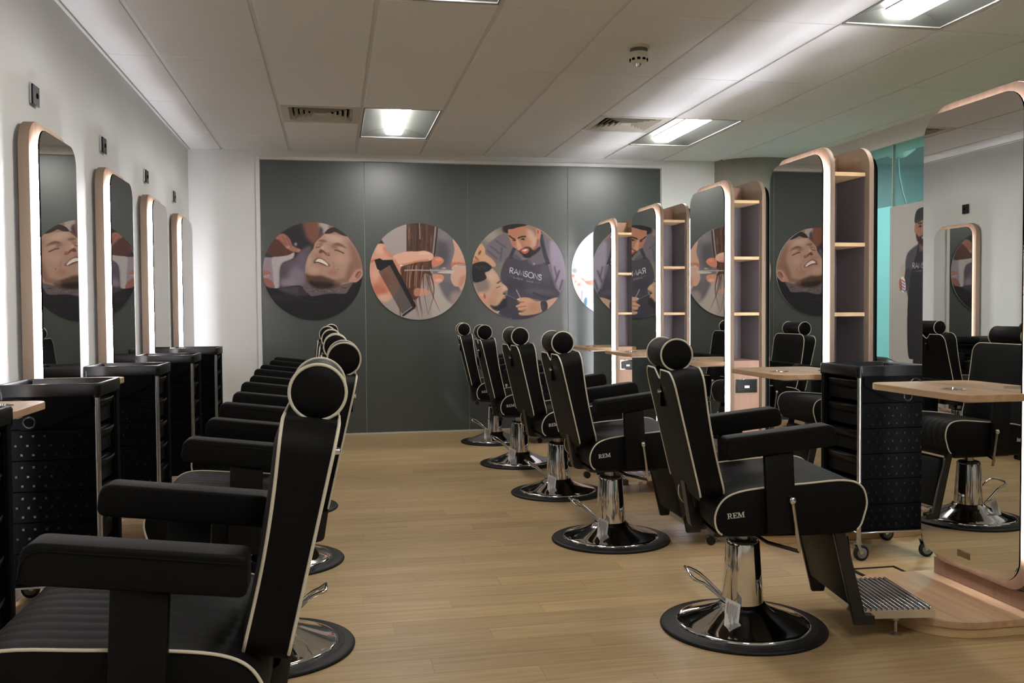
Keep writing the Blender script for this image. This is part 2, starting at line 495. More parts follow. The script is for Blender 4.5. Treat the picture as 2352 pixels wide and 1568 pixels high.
MB().lathe([(0.0, 0), (0.16, 0), (0.15, -0.03), (0.07, -0.09), (0.0, -0.09)], 32, cap=False).build('canopy', M['white_metal'], t)
MB().tube([(0, 0, -0.08), (0.01, 0, -0.25), (0.035, -0.02, -0.42), (0.07, -0.04, -0.56), (0.07, -0.05, -0.66)], 0.008).build('cable', M['wheel_grey'], t)
MB().lathe([(0.0, -0.64), (0.02, -0.64), (0.02, -0.68), (0.055, -0.685), (0.055, -1.05), (0.0, -1.05)], 24, (0.07, -0.05, 0), cap=False).build('lamp_body', M['white_metal'], t)

# ---------------------------------------------------------------- printed pictures
PRINTS = {}
def disc_print(name, label, x, z, r, mat):
    t = thing(name, label, 'picture', (x, YB - 0.002, z), 0, 'round photo prints on the dark glass wall')
    MB().lathe([(r, -0.002), (r, -0.016)], 96, axis='y').build('backing_disc', M['white_metal'], t)
    n = 96
    vs = [(r * math.cos(2 * PI * k / n), -0.0165, r * math.sin(2 * PI * k / n)) for k in range(n)]
    me = bpy.data.meshes.new('print')
    me.from_pydata(vs, [], [tuple(range(n))])
    uv = me.uv_layers.new()
    for li, lp in enumerate(me.loops):
        v = vs[lp.vertex_index]
        uv.data[li].uv = (0.5 + v[0] / (2 * r), 0.5 + v[2] / (2 * r))
    me.materials.append(mat)
    link('print', me, t)
    return t
def image_mat(name, arr, rough=0.5):
    """arr: h x w x 3 sRGB 0-1, top row first"""
    h, w = arr.shape[:2]
    img = bpy.data.images.new(name, w, h, alpha=False)
    buf = np.ones((h, w, 4), np.float32); buf[..., :3] = arr[::-1]
    img.pixels.foreach_set(buf.ravel()); img.update(); img.pack()
    m, nt, b = mat_nodes(name)
    ti = nt.nodes.new('ShaderNodeTexImage'); ti.image = img; ti.extension = 'EXTEND'
    nt.links.new(ti.outputs[0], b.inputs['Base Color'])
    b.inputs['Roughness'].default_value = rough
    b.inputs['Specular IOR Level'].default_value = 0.3
    return m
# the prints are drawn stroke by stroke into arrays; coordinates below are drawing units
class Canvas:
    def __init__(self, x0, y0, x1, y1, w):
        self.x0, self.y0 = x0, y0
        self.s = w / (x1 - x0)
        self.w, self.h = w, int(round((y1 - y0) * self.s))
        self.a = np.zeros((self.h, self.w, 3), np.float32)
        self.rng = np.random.default_rng(11)
    def _mask(self, P):
        H, W = self.h, self.w
        m = np.zeros((H, W + 1), np.int32)
        n = len(P)
        for i in range(n):
            xa, ya = P[i]; xb, yb = P[(i + 1) % n]
            if ya == yb: continue
            if ya > yb: xa, ya, xb, yb = xb, yb, xa, ya
            r0, r1 = max(0, math.ceil(ya - 0.5)), min(H - 1, math.ceil(yb - 0.5) - 1)
            if r1 < r0: continue
            r = np.arange(r0, r1 + 1)
            x = xa + (r + 0.5 - ya) * (xb - xa) / (yb - ya)
            c = np.clip(np.ceil(x - 0.5), 0, W).astype(np.int32)
            np.add.at(m, (r, c), 1)
        return (np.cumsum(m, 1)[:, :W] % 2).astype(np.float32)
    def _blur(self, m, r):
        """three box passes, close to a gaussian"""
        k = int(round(r))
        if k < 1: return m
        for ax in (0, 1, 0, 1, 0, 1):
            pad = [(0, 0), (0, 0)]; pad[ax] = (k + 1, k)
            c = np.cumsum(np.pad(m, pad, mode='edge'), ax)
            n = m.shape[ax]
            if ax == 0: m = (c[2 * k + 1:2 * k + 1 + n] - c[:n]) / (2 * k + 1)
            else: m = (c[:, 2 * k + 1:2 * k + 1 + n] - c[:, :n]) / (2 * k + 1)
        return m
    def put(self, m, col, blur, al):
        m = self._blur(m, max(0.6, blur * self.s * 0.6))[..., None] * al
        self.a = self.a * (1 - m) + np.array(col, np.float32) / 255.0 * m
    def T(self, pts):
        return [((x - self.x0) * self.s, (y - self.y0) * self.s) for x, y in pts]
    def poly(self, pts, col, blur=3, al=1.0, smooth=True):
        if smooth: pts = [tuple(p) for p in spline(pts, 5)]
        self.put(self._mask(self.T(pts)), col, blur, al)
    def ell(self, cx, cy, rx, ry, col, blur=3, al=1.0, rot=0.0):
        c, s = math.cos(rot), math.sin(rot)
        self.poly([(cx + rx * math.cos(a) * c - ry * math.sin(a) * s, cy + rx * math.cos(a) * s + ry * math.sin(a) * c) for a in [2 * PI * k / 28 for k in range(28)]], col, blur, al, False)
    def line(self, pts, wd, col, blur=1, al=1.0, smooth=True, taper=False):
        if smooth and len(pts) > 2: pts = [tuple(p) for p in spline(pts, 5, False)]
        L, R = [], []; n = len(pts)
        for i in range(n):
            a, b = pts[max(0, i - 1)], pts[min(n - 1, i + 1)]
            dx, dy = b[0] - a[0], b[1] - a[1]; d = math.hypot(dx, dy) or 1
            q = wd / 2 * ((1 - 0.85 * i / (n - 1)) if taper else 1)
            L.append((pts[i][0] - dy / d * q, pts[i][1] + dx / d * q)); R.append((pts[i][0] + dy / d * q, pts[i][1] - dx / d * q))
        self.put(self._mask(self.T(L + R[::-1])), col, blur, al)
    def text(self, word, o, ux, uy, h, wd, col, gap=0.22, al=1.0):
        """stroke capitals; o baseline start, ux along, uy up (unit vectors), h cap height"""
        arc = lambda cx, cy, rx, ry, a0, a1, n=14: [(cx + rx * math.cos(a0 + (a1 - a0) * k / n), cy + ry * math.sin(a0 + (a1 - a0) * k / n)) for k in range(n + 1)]
        G = {'R': (0.58, [[(0, 0), (0, 1)], [(0, 1), (0.25, 1)] + arc(0.28, 0.75, 0.26, 0.25, PI / 2, -PI / 2) + [(0, 0.5)], [(0.25, 0.5), (0.58, 0)]]),
             'A': (0.80, [[(0, 0), (0.40, 1), (0.80, 0)], [(0.15, 0.35), (0.65, 0.35)]]),
             'M': (0.92, [[(0, 0), (0.12, 1), (0.46, 0.12), (0.80, 1), (0.92, 0)]]),
             'S': (0.52, [arc(0.27, 0.74, 0.23, 0.24, 0.15 * PI, PI * 1.35) + arc(0.25, 0.26, 0.25, 0.25, PI * 0.38, -PI * 0.9)]),
             'O': (0.96, [arc(0.48, 0.5, 0.48, 0.5, 0, 2 * PI, 26)]),
             'N': (0.72, [[(0, 0), (0, 1), (0.72, 0), (0.72, 1)]]),
             'B': (0.55, [[(0, 0), (0, 1)], [(0, 1), (0.25, 1)] + arc(0.27, 0.76, 0.22, 0.24, PI / 2, -PI / 2) + [(0, 0.52), (0.25, 0.52)] + arc(0.28, 0.26, 0.26, 0.26, PI / 2, -PI / 2) + [(0, 0)]]),
             'E': (0.48, [[(0.48, 1), (0, 1), (0, 0), (0.48, 0)], [(0, 0.52), (0.42, 0.52)]]),
             'H': (0.68, [[(0, 0), (0, 1)], [(0.68, 0), (0.68, 1)], [(0, 0.52), (0.68, 0.52)]]),
             'P': (0.54, [[(0, 0), (0, 1)], [(0, 1), (0.25, 1)] + arc(0.28, 0.74, 0.26, 0.26, PI / 2, -PI / 2) + [(0, 0.48)]]), ' ': (0.45, [])}
        x = 0.0
        for ch in word:
            w, st = G[ch]
            for s_ in st:
                self.line([(o[0] + ((x + px) * ux[0] + py * uy[0]) * h, o[1] + ((x + px) * ux[1] + py * uy[1]) * h) for px, py in s_], wd, col, wd * 0.06, al, False)
            x += w + gap
    def grain(self, amt=0.008):
        self.a = np.clip(self.a + self.rng.normal(0, amt, self.a.shape).astype(np.float32), 0, 1)

def paint_face():
    c = Canvas(10, 25, 1516, 1531, 640); P, E, L = c.poly, c.ell, c.line
    c.a[:] = np.array((62, 56, 63)) / 255
    P([(620, 0), (860, 0), (910, 260), (800, 350), (700, 320)], (124, 82, 68), 30)
    P([(860, 30), (1010, 20), (1080, 100), (960, 190), (895, 170)], (172, 160, 160), 22)
    E(1035, 90, 35, 40, (150, 112, 90), 12)
    P([(870, 90), (920, 150), (850, 260), (870, 160)], (70, 58, 66), 20)
    P([(300, 200), (560, 80), (640, 260), (760, 360), (740, 440), (640, 520), (500, 600), (470, 420), (400, 280)], (48, 44, 50), 40)
    P([(20, 555), (160, 555), (180, 900), (170, 1040), (20, 900)], (158, 142, 154), 8)
    P([(150, 560), (300, 540), (470, 485), (468, 570), (400, 612), (310, 655), (272, 730), (262, 880), (255, 1010), (230, 1045), (178, 1035), (160, 800)], (188, 180, 181), 7)
    P([(275, 720), (330, 640), (470, 590), (620, 430), (740, 400), (680, 620), (640, 800), (640, 1020), (300, 1030), (262, 900)], (96, 86, 97), 22)
    E(400, 800, 110, 90, (78, 72, 82), 55)
    E(520, 860, 150, 170, (132, 119, 133), 70)
    E(380, 960, 130, 70, (142, 130, 142), 50)
    E(600, 620, 60, 140, (108, 96, 110), 50)
    P([(0, 1010), (130, 1030), (240, 1040), (560, 1000), (700, 1130), (760, 1165), (1000, 1125), (1240, 1125), (1310, 1000), (1530, 880), (1620, 1000), (1560, 1600), (0, 1600)], (31, 29, 34), 5)
    P([(230, 1035), (545, 1010), (570, 1100), (520, 1165), (330, 1110)], (74, 66, 76), 18)
    E(300, 1180, 220, 60, (42, 39, 46), 40)
    L([(330, 1110), (520, 1165), (680, 1240), (900, 1250)], 12, (52, 48, 55), 8)
    P([(600, 1040), (680, 930), (800, 1000), (1150, 950), (1380, 900), (1300, 1060), (1240, 1122), (1000, 1120), (760, 1160), (710, 1150), (640, 1090)], (104, 92, 94), 6)
    P([(600, 1040), (560, 1000), (530, 1080), (545, 1150), (690, 1140), (640, 1090)], (60, 54, 60), 10)
    r = c.rng
    for k in range(60):
        x = r.uniform(640, 1260); y = r.uniform(1020, 1115); a = r.uniform(-0.6, 0.9); l = r.uniform(12, 45)
        if y > 1160 - abs(x - 760) * 0.2: continue
        L([(x, y), (x + l * math.cos(a), y - l * math.sin(a))], r.uniform(4, 9), (42, 38, 42) if k % 3 else (150, 136, 136), 2, 0.75, False)
    # head
    P([(660, 905), (642, 830), (645, 700), (665, 625), (692, 540), (742, 468), (772, 420), (792, 350), (865, 272), (960, 195), (1080, 165), (1255, 215), (1350, 320), (1425, 440), (1482, 580), (1508, 700), (1512, 780), (1470, 850), (1400, 905), (1330, 950), (1200, 985), (1060, 1015), (900, 1015), (760, 985)], (176, 141, 125), 4)
    P([(1290, 300), (1400, 400), (1480, 560), (1515, 720), (1400, 760), (1340, 700), (1330, 500)], (142, 104, 90), 45)
    P([(1330, 640), (1400, 700), (1330, 900), (1240, 960), (1260, 820)], (138, 102, 88), 35)
    E(1080, 270, 150, 60, (194, 163, 147), 45, 1, 0.3)
    E(1160, 590, 90, 70, (188, 150, 133), 45)
    E(770, 760, 90, 60, (192, 156, 134), 35)
    E(700, 640, 30, 90, (192, 158, 143), 22, 1, 0.2)
    E(840, 540, 60, 30, (168, 126, 110), 22)
    E(1060, 800, 80, 50, (166, 124, 104), 35)
    # hair
    P([(945, 195), (990, 135), (1070, 100), (1130, 115), (1215, 170), (1290, 235), (1225, 228), (1160, 200), (1100, 172), (1050, 190), (1000, 200)], (52, 42, 40), 5)
    for k in range(14):
        x = 1000 + 18 * k
        L([(x + 20, 120 + abs(k - 5) * 8), (x - 5, 205 + k * 1.5)], 6, (58, 46, 43), 3, 0.6)
    # eyes and brows
    E(885, 370, 70, 28, (146, 108, 94), 18, 1, -0.3)
    E(1120, 405, 90, 34, (142, 105, 92), 22, 1, 0.25)
    P([(845, 312), (900, 292), (965, 312), (955, 338), (890, 325)], (124, 90, 76), 10)
    P([(1060, 368), (1135, 340), (1215, 372), (1275, 425), (1200, 398), (1120, 378)], (118, 86, 72), 10)
    E(1180, 425, 60, 22, (190, 152, 136), 14, 1, 0.35)
    L([(1085, 450), (1140, 460), (1190, 482), (1235, 502)], 16, (84, 58, 52), 5)
    L([(800, 415), (850, 408), (872, 394)], 13, (98, 70, 62), 5)
    E(850, 385, 16, 9, (205, 170, 155), 6)
    # nose
    P([(900, 380), (950, 330), (985, 420), (1010, 490), (960, 470), (900, 440)], (186, 148, 130), 14)
    E(905, 425, 22, 34, (202, 168, 152), 12, 1, 0.4)
    P([(848, 488), (880, 440), (930, 468), (965, 500), (1015, 522), (1005, 542), (960, 528), (920, 492), (880, 500)], (108, 66, 56), 7)
    E(990, 510, 30, 22, (160, 104, 88), 9)
    # mouth
    P([(765, 650), (785, 595), (850, 565), (925, 595), (990, 655), (1025, 690), (985, 708), (900, 682), (840, 655), (795, 655)], (142, 88, 80), 6)
    P([(798, 632), (830, 592), (885, 592), (945, 630), (978, 664), (990, 694), (950, 684), (900, 655), (840, 638)], (228, 222, 218), 3)
    L([(778, 652), (800, 640), (845, 642), (905, 664), (965, 695)], 9, (62, 34, 34), 3)
    L([(815, 662), (880, 682), (960, 708)], 18, (176, 122, 108), 8)
    L([(1062, 635), (1080, 690), (1060, 740)], 10, (150, 112, 97), 8)
    L([(925, 600), (915, 640)], 3, (190, 180, 176), 1); L([(880, 594), (872, 630)], 3, (195, 186, 182), 1)
    E(1142, 748, 8, 8, (120, 84, 72), 3)
    # beard
    P([(645, 810), (690, 835), (780, 850), (880, 845), (960, 872), (1050, 905), (1180, 955), (1130, 1015), (1000, 1040), (850, 1040), (740, 995), (670, 935), (648, 870)], (86, 62, 50), 24)
    P([(690, 930), (800, 940), (950, 950), (1080, 985), (1000, 1035), (850, 1040), (740, 1000)], (40, 31, 30), 24)
    E(1180, 930, 110, 34, (136, 104, 90), 30, 1, -0.2)
    # ear
    P([(1300, 935), (1340, 860), (1400, 785), (1455, 748), (1508, 762), (1518, 830), (1485, 890), (1420, 948), (1360, 948)], (186, 140, 125), 5)
    P([(1400, 865), (1425, 800), (1475, 775), (1490, 815), (1440, 890)], (128, 84, 74), 9)
    L([(1390, 890), (1430, 870), (1475, 800)], 12, (196, 150, 136), 6)
    # hand
    P([(70, 480), (120, 380), (210, 270), (300, 205), (372, 230), (425, 300), (485, 402), (560, 430), (582, 458), (555, 488), (470, 492), (400, 530), (280, 552), (160, 560), (60, 550)], (92, 60, 55), 5)
    P([(205, 280), (250, 225), (310, 206), (372, 235), (425, 300), (450, 380), (515, 420), (580, 452), (550, 487), (440, 472), (372, 425), (300, 352), (250, 302)], (166, 114, 100), 7)
    for a, b in (((300, 240), (390, 400)), ((370, 260), (440, 410)), ((250, 280), (350, 380))):
        L([a, b], 10, (128, 82, 70), 6)
    E(390, 410, 34, 24, (190, 140, 125), 10)
    E(545, 455, 26, 18, (190, 132, 114), 6)
    P([(40, 560), (62, 500), (150, 545), (165, 566)], (60, 58, 63), 6)
    E(505, 365, 22, 26, (150, 150, 162), 12)
    P([(0, 780), (60, 765), (130, 800), (112, 838), (20, 848)], (168, 118, 108), 5)
    L([(15, 872), (60, 850), (110, 838)], 14, (186, 186, 196), 6)
    P([(10, 890), (90, 895), (150, 940), (180, 1030), (60, 1010)], (150, 102, 90), 6)
    c.grain(); return c.a

def paint_hair():
    c = Canvas(57, 57, 1507, 1507, 640); P, E, L = c.poly, c.ell, c.line; r = c.rng
    c.a[:] = np.array((166, 154, 152)) / 255
    P([(1060, 60), (1400, 200), (1340, 420), (1310, 600), (1300, 780), (1270, 900), (1400, 1030), (1300, 1240), (1090, 960), (980, 740), (1030, 520)], (118, 112, 119), 14)
    E(1140, 500, 110, 220, (84, 81, 86), 60)
    E(1180, 230, 90, 90, (128, 122, 130), 60)
    P([(1000, 960), (1100, 980), (1290, 1290), (1200, 1500), (1000, 1500)], (182, 172, 164), 30)
    P([(1090, 950), (1200, 930), (1420, 1040), (1320, 1250), (1190, 1180)], (108, 103, 109), 30)
    E(1350, 1190, 100, 110, (160, 142, 138), 40)
    # right hand
    P([(1310, 290), (1420, 400), (1530, 680), (1490, 700), (1318, 690), (1288, 640), (1310, 560), (1338, 470)], (206, 160, 138), 5)
    P([(1288, 650), (1400, 640), (1500, 660), (1500, 700), (1300, 710)], (190, 118, 96), 12)
    P([(1288, 720), (1335, 700), (1520, 690), (1530, 830), (1440, 1060), (1392, 1012), (1332, 1004), (1288, 945), (1272, 860)], (208, 166, 148), 5)
    P([(1400, 900), (1500, 820), (1460, 980), (1400, 1010)], (196, 140, 116), 22)
    L([(1325, 705), (1380, 690), (1500, 705)], 26, (196, 193, 194), 6)
    L([(1370, 690), (1500, 690)], 8, (120, 105, 105), 4)
    # left hand
    P([(40, 640), (120, 520), (190, 365), (262, 365), (332, 480), (420, 560), (480, 650), (540, 690), (530, 800), (505, 1000), (380, 1180), (280, 1235), (160, 1160), (40, 960)], (212, 156, 134), 7)
    E(200, 1050, 130, 90, (188, 112, 90), 45)
    E(270, 900, 90, 110, (196, 128, 106), 45)
    E(260, 1170, 90, 50, (218, 172, 152), 30)
    E(140, 820, 70, 90, (218, 166, 146), 40)
    E(215, 450, 60, 70, (222, 174, 154), 30)
    L([(270, 420), (340, 520), (430, 580)], 40, (196, 128, 106), 26)
    L([(70, 640), (140, 610), (200, 640)], 22, (176, 92, 72), 14)
    P([(186, 372), (235, 305), (275, 372), (230, 362)], (42, 38, 36), 6, 1, False)
    # hair above the fingers
    P([(612, 40), (1042, 40), (1036, 300), (1012, 500), (950, 640), (700, 640), (608, 480)], (78, 55, 45), 5, 1, False)
    for k in range(70):
        x = r.uniform(622, 1028); col = [(104, 72, 55), (56, 37, 32), (128, 92, 72), (66, 44, 37)][k % 4]
        y0 = r.uniform(40, 300); y1 = r.uniform(260, 520)
        L([(x, y0), (x - (x - 800) * 0.04, max(y1, y0 + 80))], r.uniform(5, 16), col, 4, 0.55, False)
    L([(775, 60), (770, 480)], 34, (52, 36, 33), 10, 0.8)
    L([(805, 50), (812, 300)], 12, (168, 152, 142), 5, 0.9)
    L([(650, 120), (645, 300)], 8, (150, 128, 112), 5, 0.8)
    L([(1048, 90), (1015, 420), (1000, 520)], 16, (158, 148, 150), 4)
    L([(1075, 110), (1056, 300), (1022, 540), (975, 620), (976, 745)], 20, (52, 35, 34), 3)
    # lower hair
    P([(545, 690), (700, 645), (955, 612), (955, 760), (990, 840), (860, 830), (800, 1120), (715, 1210), (640, 1110), (560, 1000), (505, 830)], (84, 56, 45), 5)
    for k in range(46):
        x = r.uniform(540, 940); col = [(100, 66, 50), (58, 38, 33), (140, 96, 74), (70, 46, 38)][k % 4]
        L([(x + 40, 650), (x + 10, 800), (x + r.uniform(-10, 25), r.uniform(950, 1150))], r.uniform(6, 14), col, 3, 0.7, True, True)
    for x0, x1 in ((628, 604), (655, 640), (700, 650), (745, 722), (760, 745), (850, 815)):
        L([(x0, 690), (x1 + 10, 860), (x1, 1030)], 9, (206, 160, 142), 3, 0.75, True)
    for pts in (((720, 1000), (745, 1250), (790, 1470)), ((770, 950), (790, 1200), (835, 1480)), ((800, 900), (800, 1200), (850, 1440)), ((858, 830), (860, 1060), (920, 1420)), ((905, 830), (985, 1120), (1110, 1400)),
                ((985, 840), (1015, 1100), (920, 1440)), ((940, 830), (960, 960), (1020, 1200)), ((690, 1050), (760, 1440)), ((960, 830), (1010, 1000), (1000, 1180))):
        L(list(pts), 17, (92, 62, 50), 3, 0.9, True, True)
    # fingers
    P([(405, 560), (470, 520), (620, 482), (760, 480), (880, 470), (970, 500), (1012, 540), (1006, 590), (930, 625), (760, 638), (600, 682), (520, 705), (450, 645)], (220, 170, 150), 5)
    L([(480, 690), (620, 668), (780, 628), (940, 610)], 24, (196, 128, 106), 12)
    E(880, 510, 90, 22, (230, 184, 166), 14)
    P([(985, 645), (1010, 572), (1090, 556), (1158, 590), (1166, 640), (1100, 690), (1010, 712)], (204, 128, 104), 5)
    E(1090, 600, 50, 24, (220, 150, 126), 12)
    P([(1000, 830), (1130, 828), (1170, 880), (1120, 950), (1030, 958)], (210, 148, 124), 6)
    E(1080, 915, 60, 26, (222, 176, 158), 12)
    P([(725, 1040), (850, 1038), (950, 1080), (942, 1128), (840, 1140), (725, 1150)], (214, 152, 130), 8, 0.75)
    E(525, 690, 22, 10, (235, 225, 215), 5)
    L([(420, 600), (470, 720), (510, 830)], 40, (200, 132, 108), 14)
    # comb
    S = lambda t: (345 + (705 - 345) * t, 650 + (1300 - 650) * t)
    for k in range(44):
        t = 0.05 + 0.93 * k / 43; s = S(t)
        L([s, (s[0] - 170 + 0 * t, s[1] + 105 + 20 * t)], 9.5, (36, 33, 34), 1.5, 1, False)
    P([(395, 605), (440, 690), (728, 1262), (742, 1300), (722, 1340), (548, 1458), (528, 1440), (560, 1412), (690, 1318), (330, 640)], (33, 31, 33), 3, 1, False)
    P([(130, 612), (205, 584), (255, 612), (395, 606), (420, 660), (345, 690), (215, 775), (168, 740)], (30, 28, 30), 3, 1, False)
    for k in range(30):
        t = 0.05 + 0.9 * k / 29; s = S(t)
        L([(s[0] - 20, s[1] + 18), (s[0] + 10, s[1] - 4)], 4, (70, 66, 68), 2, 0.6, False)
    L([(600, 1420), (720, 1335)], 5, (150, 145, 145), 2, 0.8)
    L([(470, 1180), (495, 1300), (505, 1450)], 16, (104, 76, 54), 3, 0.9)
    # scissors
    L([(572, 765), (760, 760), (980, 765), (1310, 762)], 17, (176, 170, 164), 2, 1, False)
    L([(600, 772), (980, 776)], 5, (96, 84, 80), 2, 0.8)
    P([(1085, 785), (1310, 764), (1325, 778), (1290, 812), (1110, 804)], (198, 192, 184), 3)
    L([(1100, 748), (1300, 752)], 6, (98, 92, 92), 2)
    E(1165, 735, 42, 18, (146, 134, 120), 4); E(1175, 728, 24, 8, (190, 182, 170), 3)
    c.grain(); return c.a

def paint_barber():
    c = Canvas(45, 75, 1457, 1487, 640); P, E, L = c.poly, c.ell, c.line; r = c.rng
    c.a[:] = np.array((122, 116, 110)) / 255
    E(330, 250, 130, 100, (158, 150, 138), 60)
    E(520, 190, 60, 40, (150, 128, 112), 25)
    E(540, 150, 40, 60, (52, 50, 54), 20)
    P([(1070, 130), (1150, 190), (1260, 330), (1120, 300)], (150, 120, 100), 16)
    L([(1090, 190), (1180, 280)], 12, (48, 44, 46), 6)
    P([(245, 450), (380, 300), (590, 205), (1080, 200), (1200, 280), (1330, 365), (1430, 580), (1470, 800), (1400, 1090), (1330, 1050), (1200, 650), (1000, 560), (600, 600), (480, 640), (385, 668), (330, 590)], (114, 106, 113), 5)
    P([(1230, 330), (1340, 380), (1440, 580), (1470, 820), (1395, 1080), (1310, 960), (1240, 700)], (156, 144, 162), 26)
    for a, b, w in (((1370, 760), (1300, 950), 26), ((1420, 900), (1370, 1060), 30), ((1290, 700), (1330, 860), 20)):
        L([a, b], w, (84, 76, 88), 14)
    for a, b in (((280, 470), (430, 600)), ((320, 400), (470, 520)), ((400, 320), (560, 430)), ((500, 420), (470, 620))):
        L([a, b], 18, (82, 78, 86), 12)
    # raised hand
    P([(180, 370), (242, 440), (252, 520), (342, 590), (402, 670), (370, 712), (200, 650), (40, 670), (80, 520)], (204, 160, 128), 6)
    E(165, 505, 16, 40, (118, 78, 58), 9, 1, 0.5); L([(90, 560), (150, 620)], 22, (128, 84, 64), 10); E(110, 640, 60, 30, (190, 122, 92), 16)
    # apron
    P([(600, 560), (790, 610), (900, 600), (950, 680), (1172, 640), (1215, 705), (1330, 1040), (1372, 1100), (1330, 1180), (1100, 1212), (900, 1172), (700, 1200), (600, 1480), (420, 1390), (540, 1180), (580, 1050), (480, 900), (500, 720)], (72, 68, 79), 5)
    P([(430, 1370), (520, 1150), (720, 1190), (800, 1400), (950, 1420), (1080, 1380), (1220, 1320), (1150, 1520), (700, 1520)], (64, 61, 72), 6)
    E(1080, 1080, 240, 40, (88, 84, 98), 30, 1, 0.1); E(700, 980, 160, 90, (64, 60, 70), 50); E(1150, 800, 90, 130, (84, 79, 92), 50)
    L([(960, 1090), (1100, 1150), (1290, 1190)], 20, (56, 53, 62), 12)
    P([(880, 590), (980, 550), (1090, 425), (1142, 632), (1000, 682), (940, 682)], (104, 96, 107), 6)
    P([(690, 520), (780, 580), (790, 612), (680, 580)], (92, 86, 95), 8)
    L([(900, 600), (950, 690)], 10, (70, 64, 74), 5)
    L([(1085, 230), (1120, 400), (1160, 560), (1200, 680)], 62, (54, 56, 65), 5)
    L([(1110, 260), (1185, 560)], 6, (84, 86, 96), 3)
    L([(690, 430), (655, 500), (620, 590)], 52, (58, 58, 68), 7)
    L([(1205, 690), (1300, 990), (1330, 1040)], 16, (150, 138, 150), 6, 0.6)
    E(982, 664, 17, 15, (150, 144, 148), 3); E(1206, 680, 9, 9, (170, 164, 168), 3)
    # head
    P([(585, 130), (700, 115), (860, 85), (960, 105), (1060, 140), (1090, 200), (1072, 330), (1050, 430), (960, 525), (880, 562), (800, 540), (740, 470), (660, 400), (608, 280)], (178, 124, 102), 5)
    P([(880, 140), (1020, 160), (1030, 330), (960, 430), (905, 320)], (200, 160, 140), 28)
    E(690, 190, 80, 45, (184, 118, 90), 28); E(890, 350, 60, 40, (190, 132, 110), 24); E(680, 380, 30, 30, (182, 110, 92), 16)
    P([(520, 100), (560, 60), (700, 40), (870, 60), (880, 92), (850, 104), (760, 122), (660, 150), (595, 160), (590, 212), (545, 195)], (36, 34, 38), 5)
    P([(875, 82), (1000, 108), (1055, 150), (1010, 262), (965, 185), (885, 140)], (142, 116, 107), 24)
    P([(1018, 150), (1072, 158), (1078, 240), (1046, 292), (1018, 232)], (198, 134, 110), 5); E(1044, 190, 14, 28, (150, 84, 66), 7)
    L([(738, 288), (800, 264), (862, 262)], 20, (46, 33, 30), 5); L([(608, 248), (650, 284), (692, 300)], 18, (46, 33, 30), 5)
    E(815, 300, 42, 16, (112, 74, 62), 8); E(822, 300, 20, 11, (36, 28, 30), 3); E(848, 296, 9, 6, (190, 176, 170), 3)
    E(682, 316, 30, 14, (112, 72, 60), 8); E(690, 316, 16, 10, (36, 28, 30), 3)
    P([(715, 310), (750, 320), (800, 430), (770, 470), (730, 440)], (208, 156, 130), 10); L([(760, 470), (800, 445)], 14, (120, 70, 58), 6); E(745, 450, 16, 14, (214, 164, 140), 8)
    P([(690, 425), (760, 475), (800, 455), (850, 418), (915, 420), (980, 462), (1060, 410), (1085, 440), (1000, 522), (900, 572), (830, 562), (768, 500)], (46, 40, 43), 10)
    E(880, 545, 60, 30, (34, 30, 33), 14); L([(1045, 300), (1030, 400), (980, 450)], 24, (120, 88, 80), 16)
    P([(782, 470), (840, 438), (902, 440), (900, 482), (852, 518), (802, 502)], (192, 92, 78), 4); P([(806, 468), (850, 448), (884, 454), (845, 482)], (212, 194, 184), 3)
    # seated client
    P([(225, 790), (342, 735), (430, 830), (480, 940), (540, 982), (580, 1030), (572, 1062), (520, 1092), (548, 1170), (520, 1200), (480, 1290), (330, 1345), (420, 1400), (240, 1300), (140, 1140), (100, 1050), (80, 950)], (198, 163, 139), 5)
    P([(80, 880), (270, 880), (300, 1040), (150, 1090), (100, 1040)], (138, 122, 116), 36)
    E(340, 850, 70, 60, (208, 176, 152), 35); E(390, 1100, 70, 80, (192, 150, 124), 40); E(330, 1220, 80, 60, (188, 146, 120), 35)
    P([(40, 690), (150, 642), (250, 640), (342, 712), (302, 770), (240, 800), (262, 880), (150, 935), (60, 925), (20, 800)], (38, 38, 44), 7)
    for k in range(9):
        L([(80 + 22 * k, 690 + 6 * (k % 3)), (120 + 20 * k, 720 + 14 * (k % 4))], 8, (92, 94, 100), 6, 0.6)
    P([(138, 1105), (210, 1075), (262, 1120), (284, 1220), (240, 1252), (168, 1182)], (206, 152, 130), 5); E(232, 1140, 12, 40, (140, 88, 72), 9, 1, -0.2); E(190, 1120, 30, 20, (216, 170, 150), 10)
    L([(420, 955), (450, 935), (478, 918)], 15, (58, 46, 46), 6); L([(405, 1020), (440, 1010), (468, 995)], 10, (90, 66, 58), 5); E(530, 1020, 26, 30, (212, 178, 156), 12)
    L([(510, 1092), (545, 1078), (572, 1062)], 12, (140, 96, 80), 7)
    P([(312, 1275), (380, 1290), (440, 1270), (520, 1175), (565, 1200), (562, 1285), (480, 1335), (440, 1352), (370, 1342)], (46, 43, 50), 16)
    L([(508, 1110), (545, 1108)], 18, (52, 44, 48), 7); E(533, 1160, 14, 16, (192, 116, 100), 5)
    P([(250, 1290), (340, 1330), (440, 1390), (420, 1420), (300, 1350)], (206, 164, 136), 10)
    E(432, 1375, 26, 10, (190, 196, 210), 5, 1, -0.4)
    L([(400, 1392), (520, 1450), (640, 1478)], 9, (120, 122, 136), 3)
    # scissors and hand
    L([(708, 1045), (775, 1182)], 15, (156, 154, 160), 3); L([(545, 1115), (722, 1196)], 8, (122, 120, 130), 2)
    P([(718, 1190), (790, 1165), (900, 1170), (1000, 1222), (1092, 1232), (1112, 1360), (1000, 1412), (800, 1432), (742, 1402), (832, 1370), (738, 1352), (732, 1322), (698, 1290), (782, 1240)], (208, 160, 134), 5)
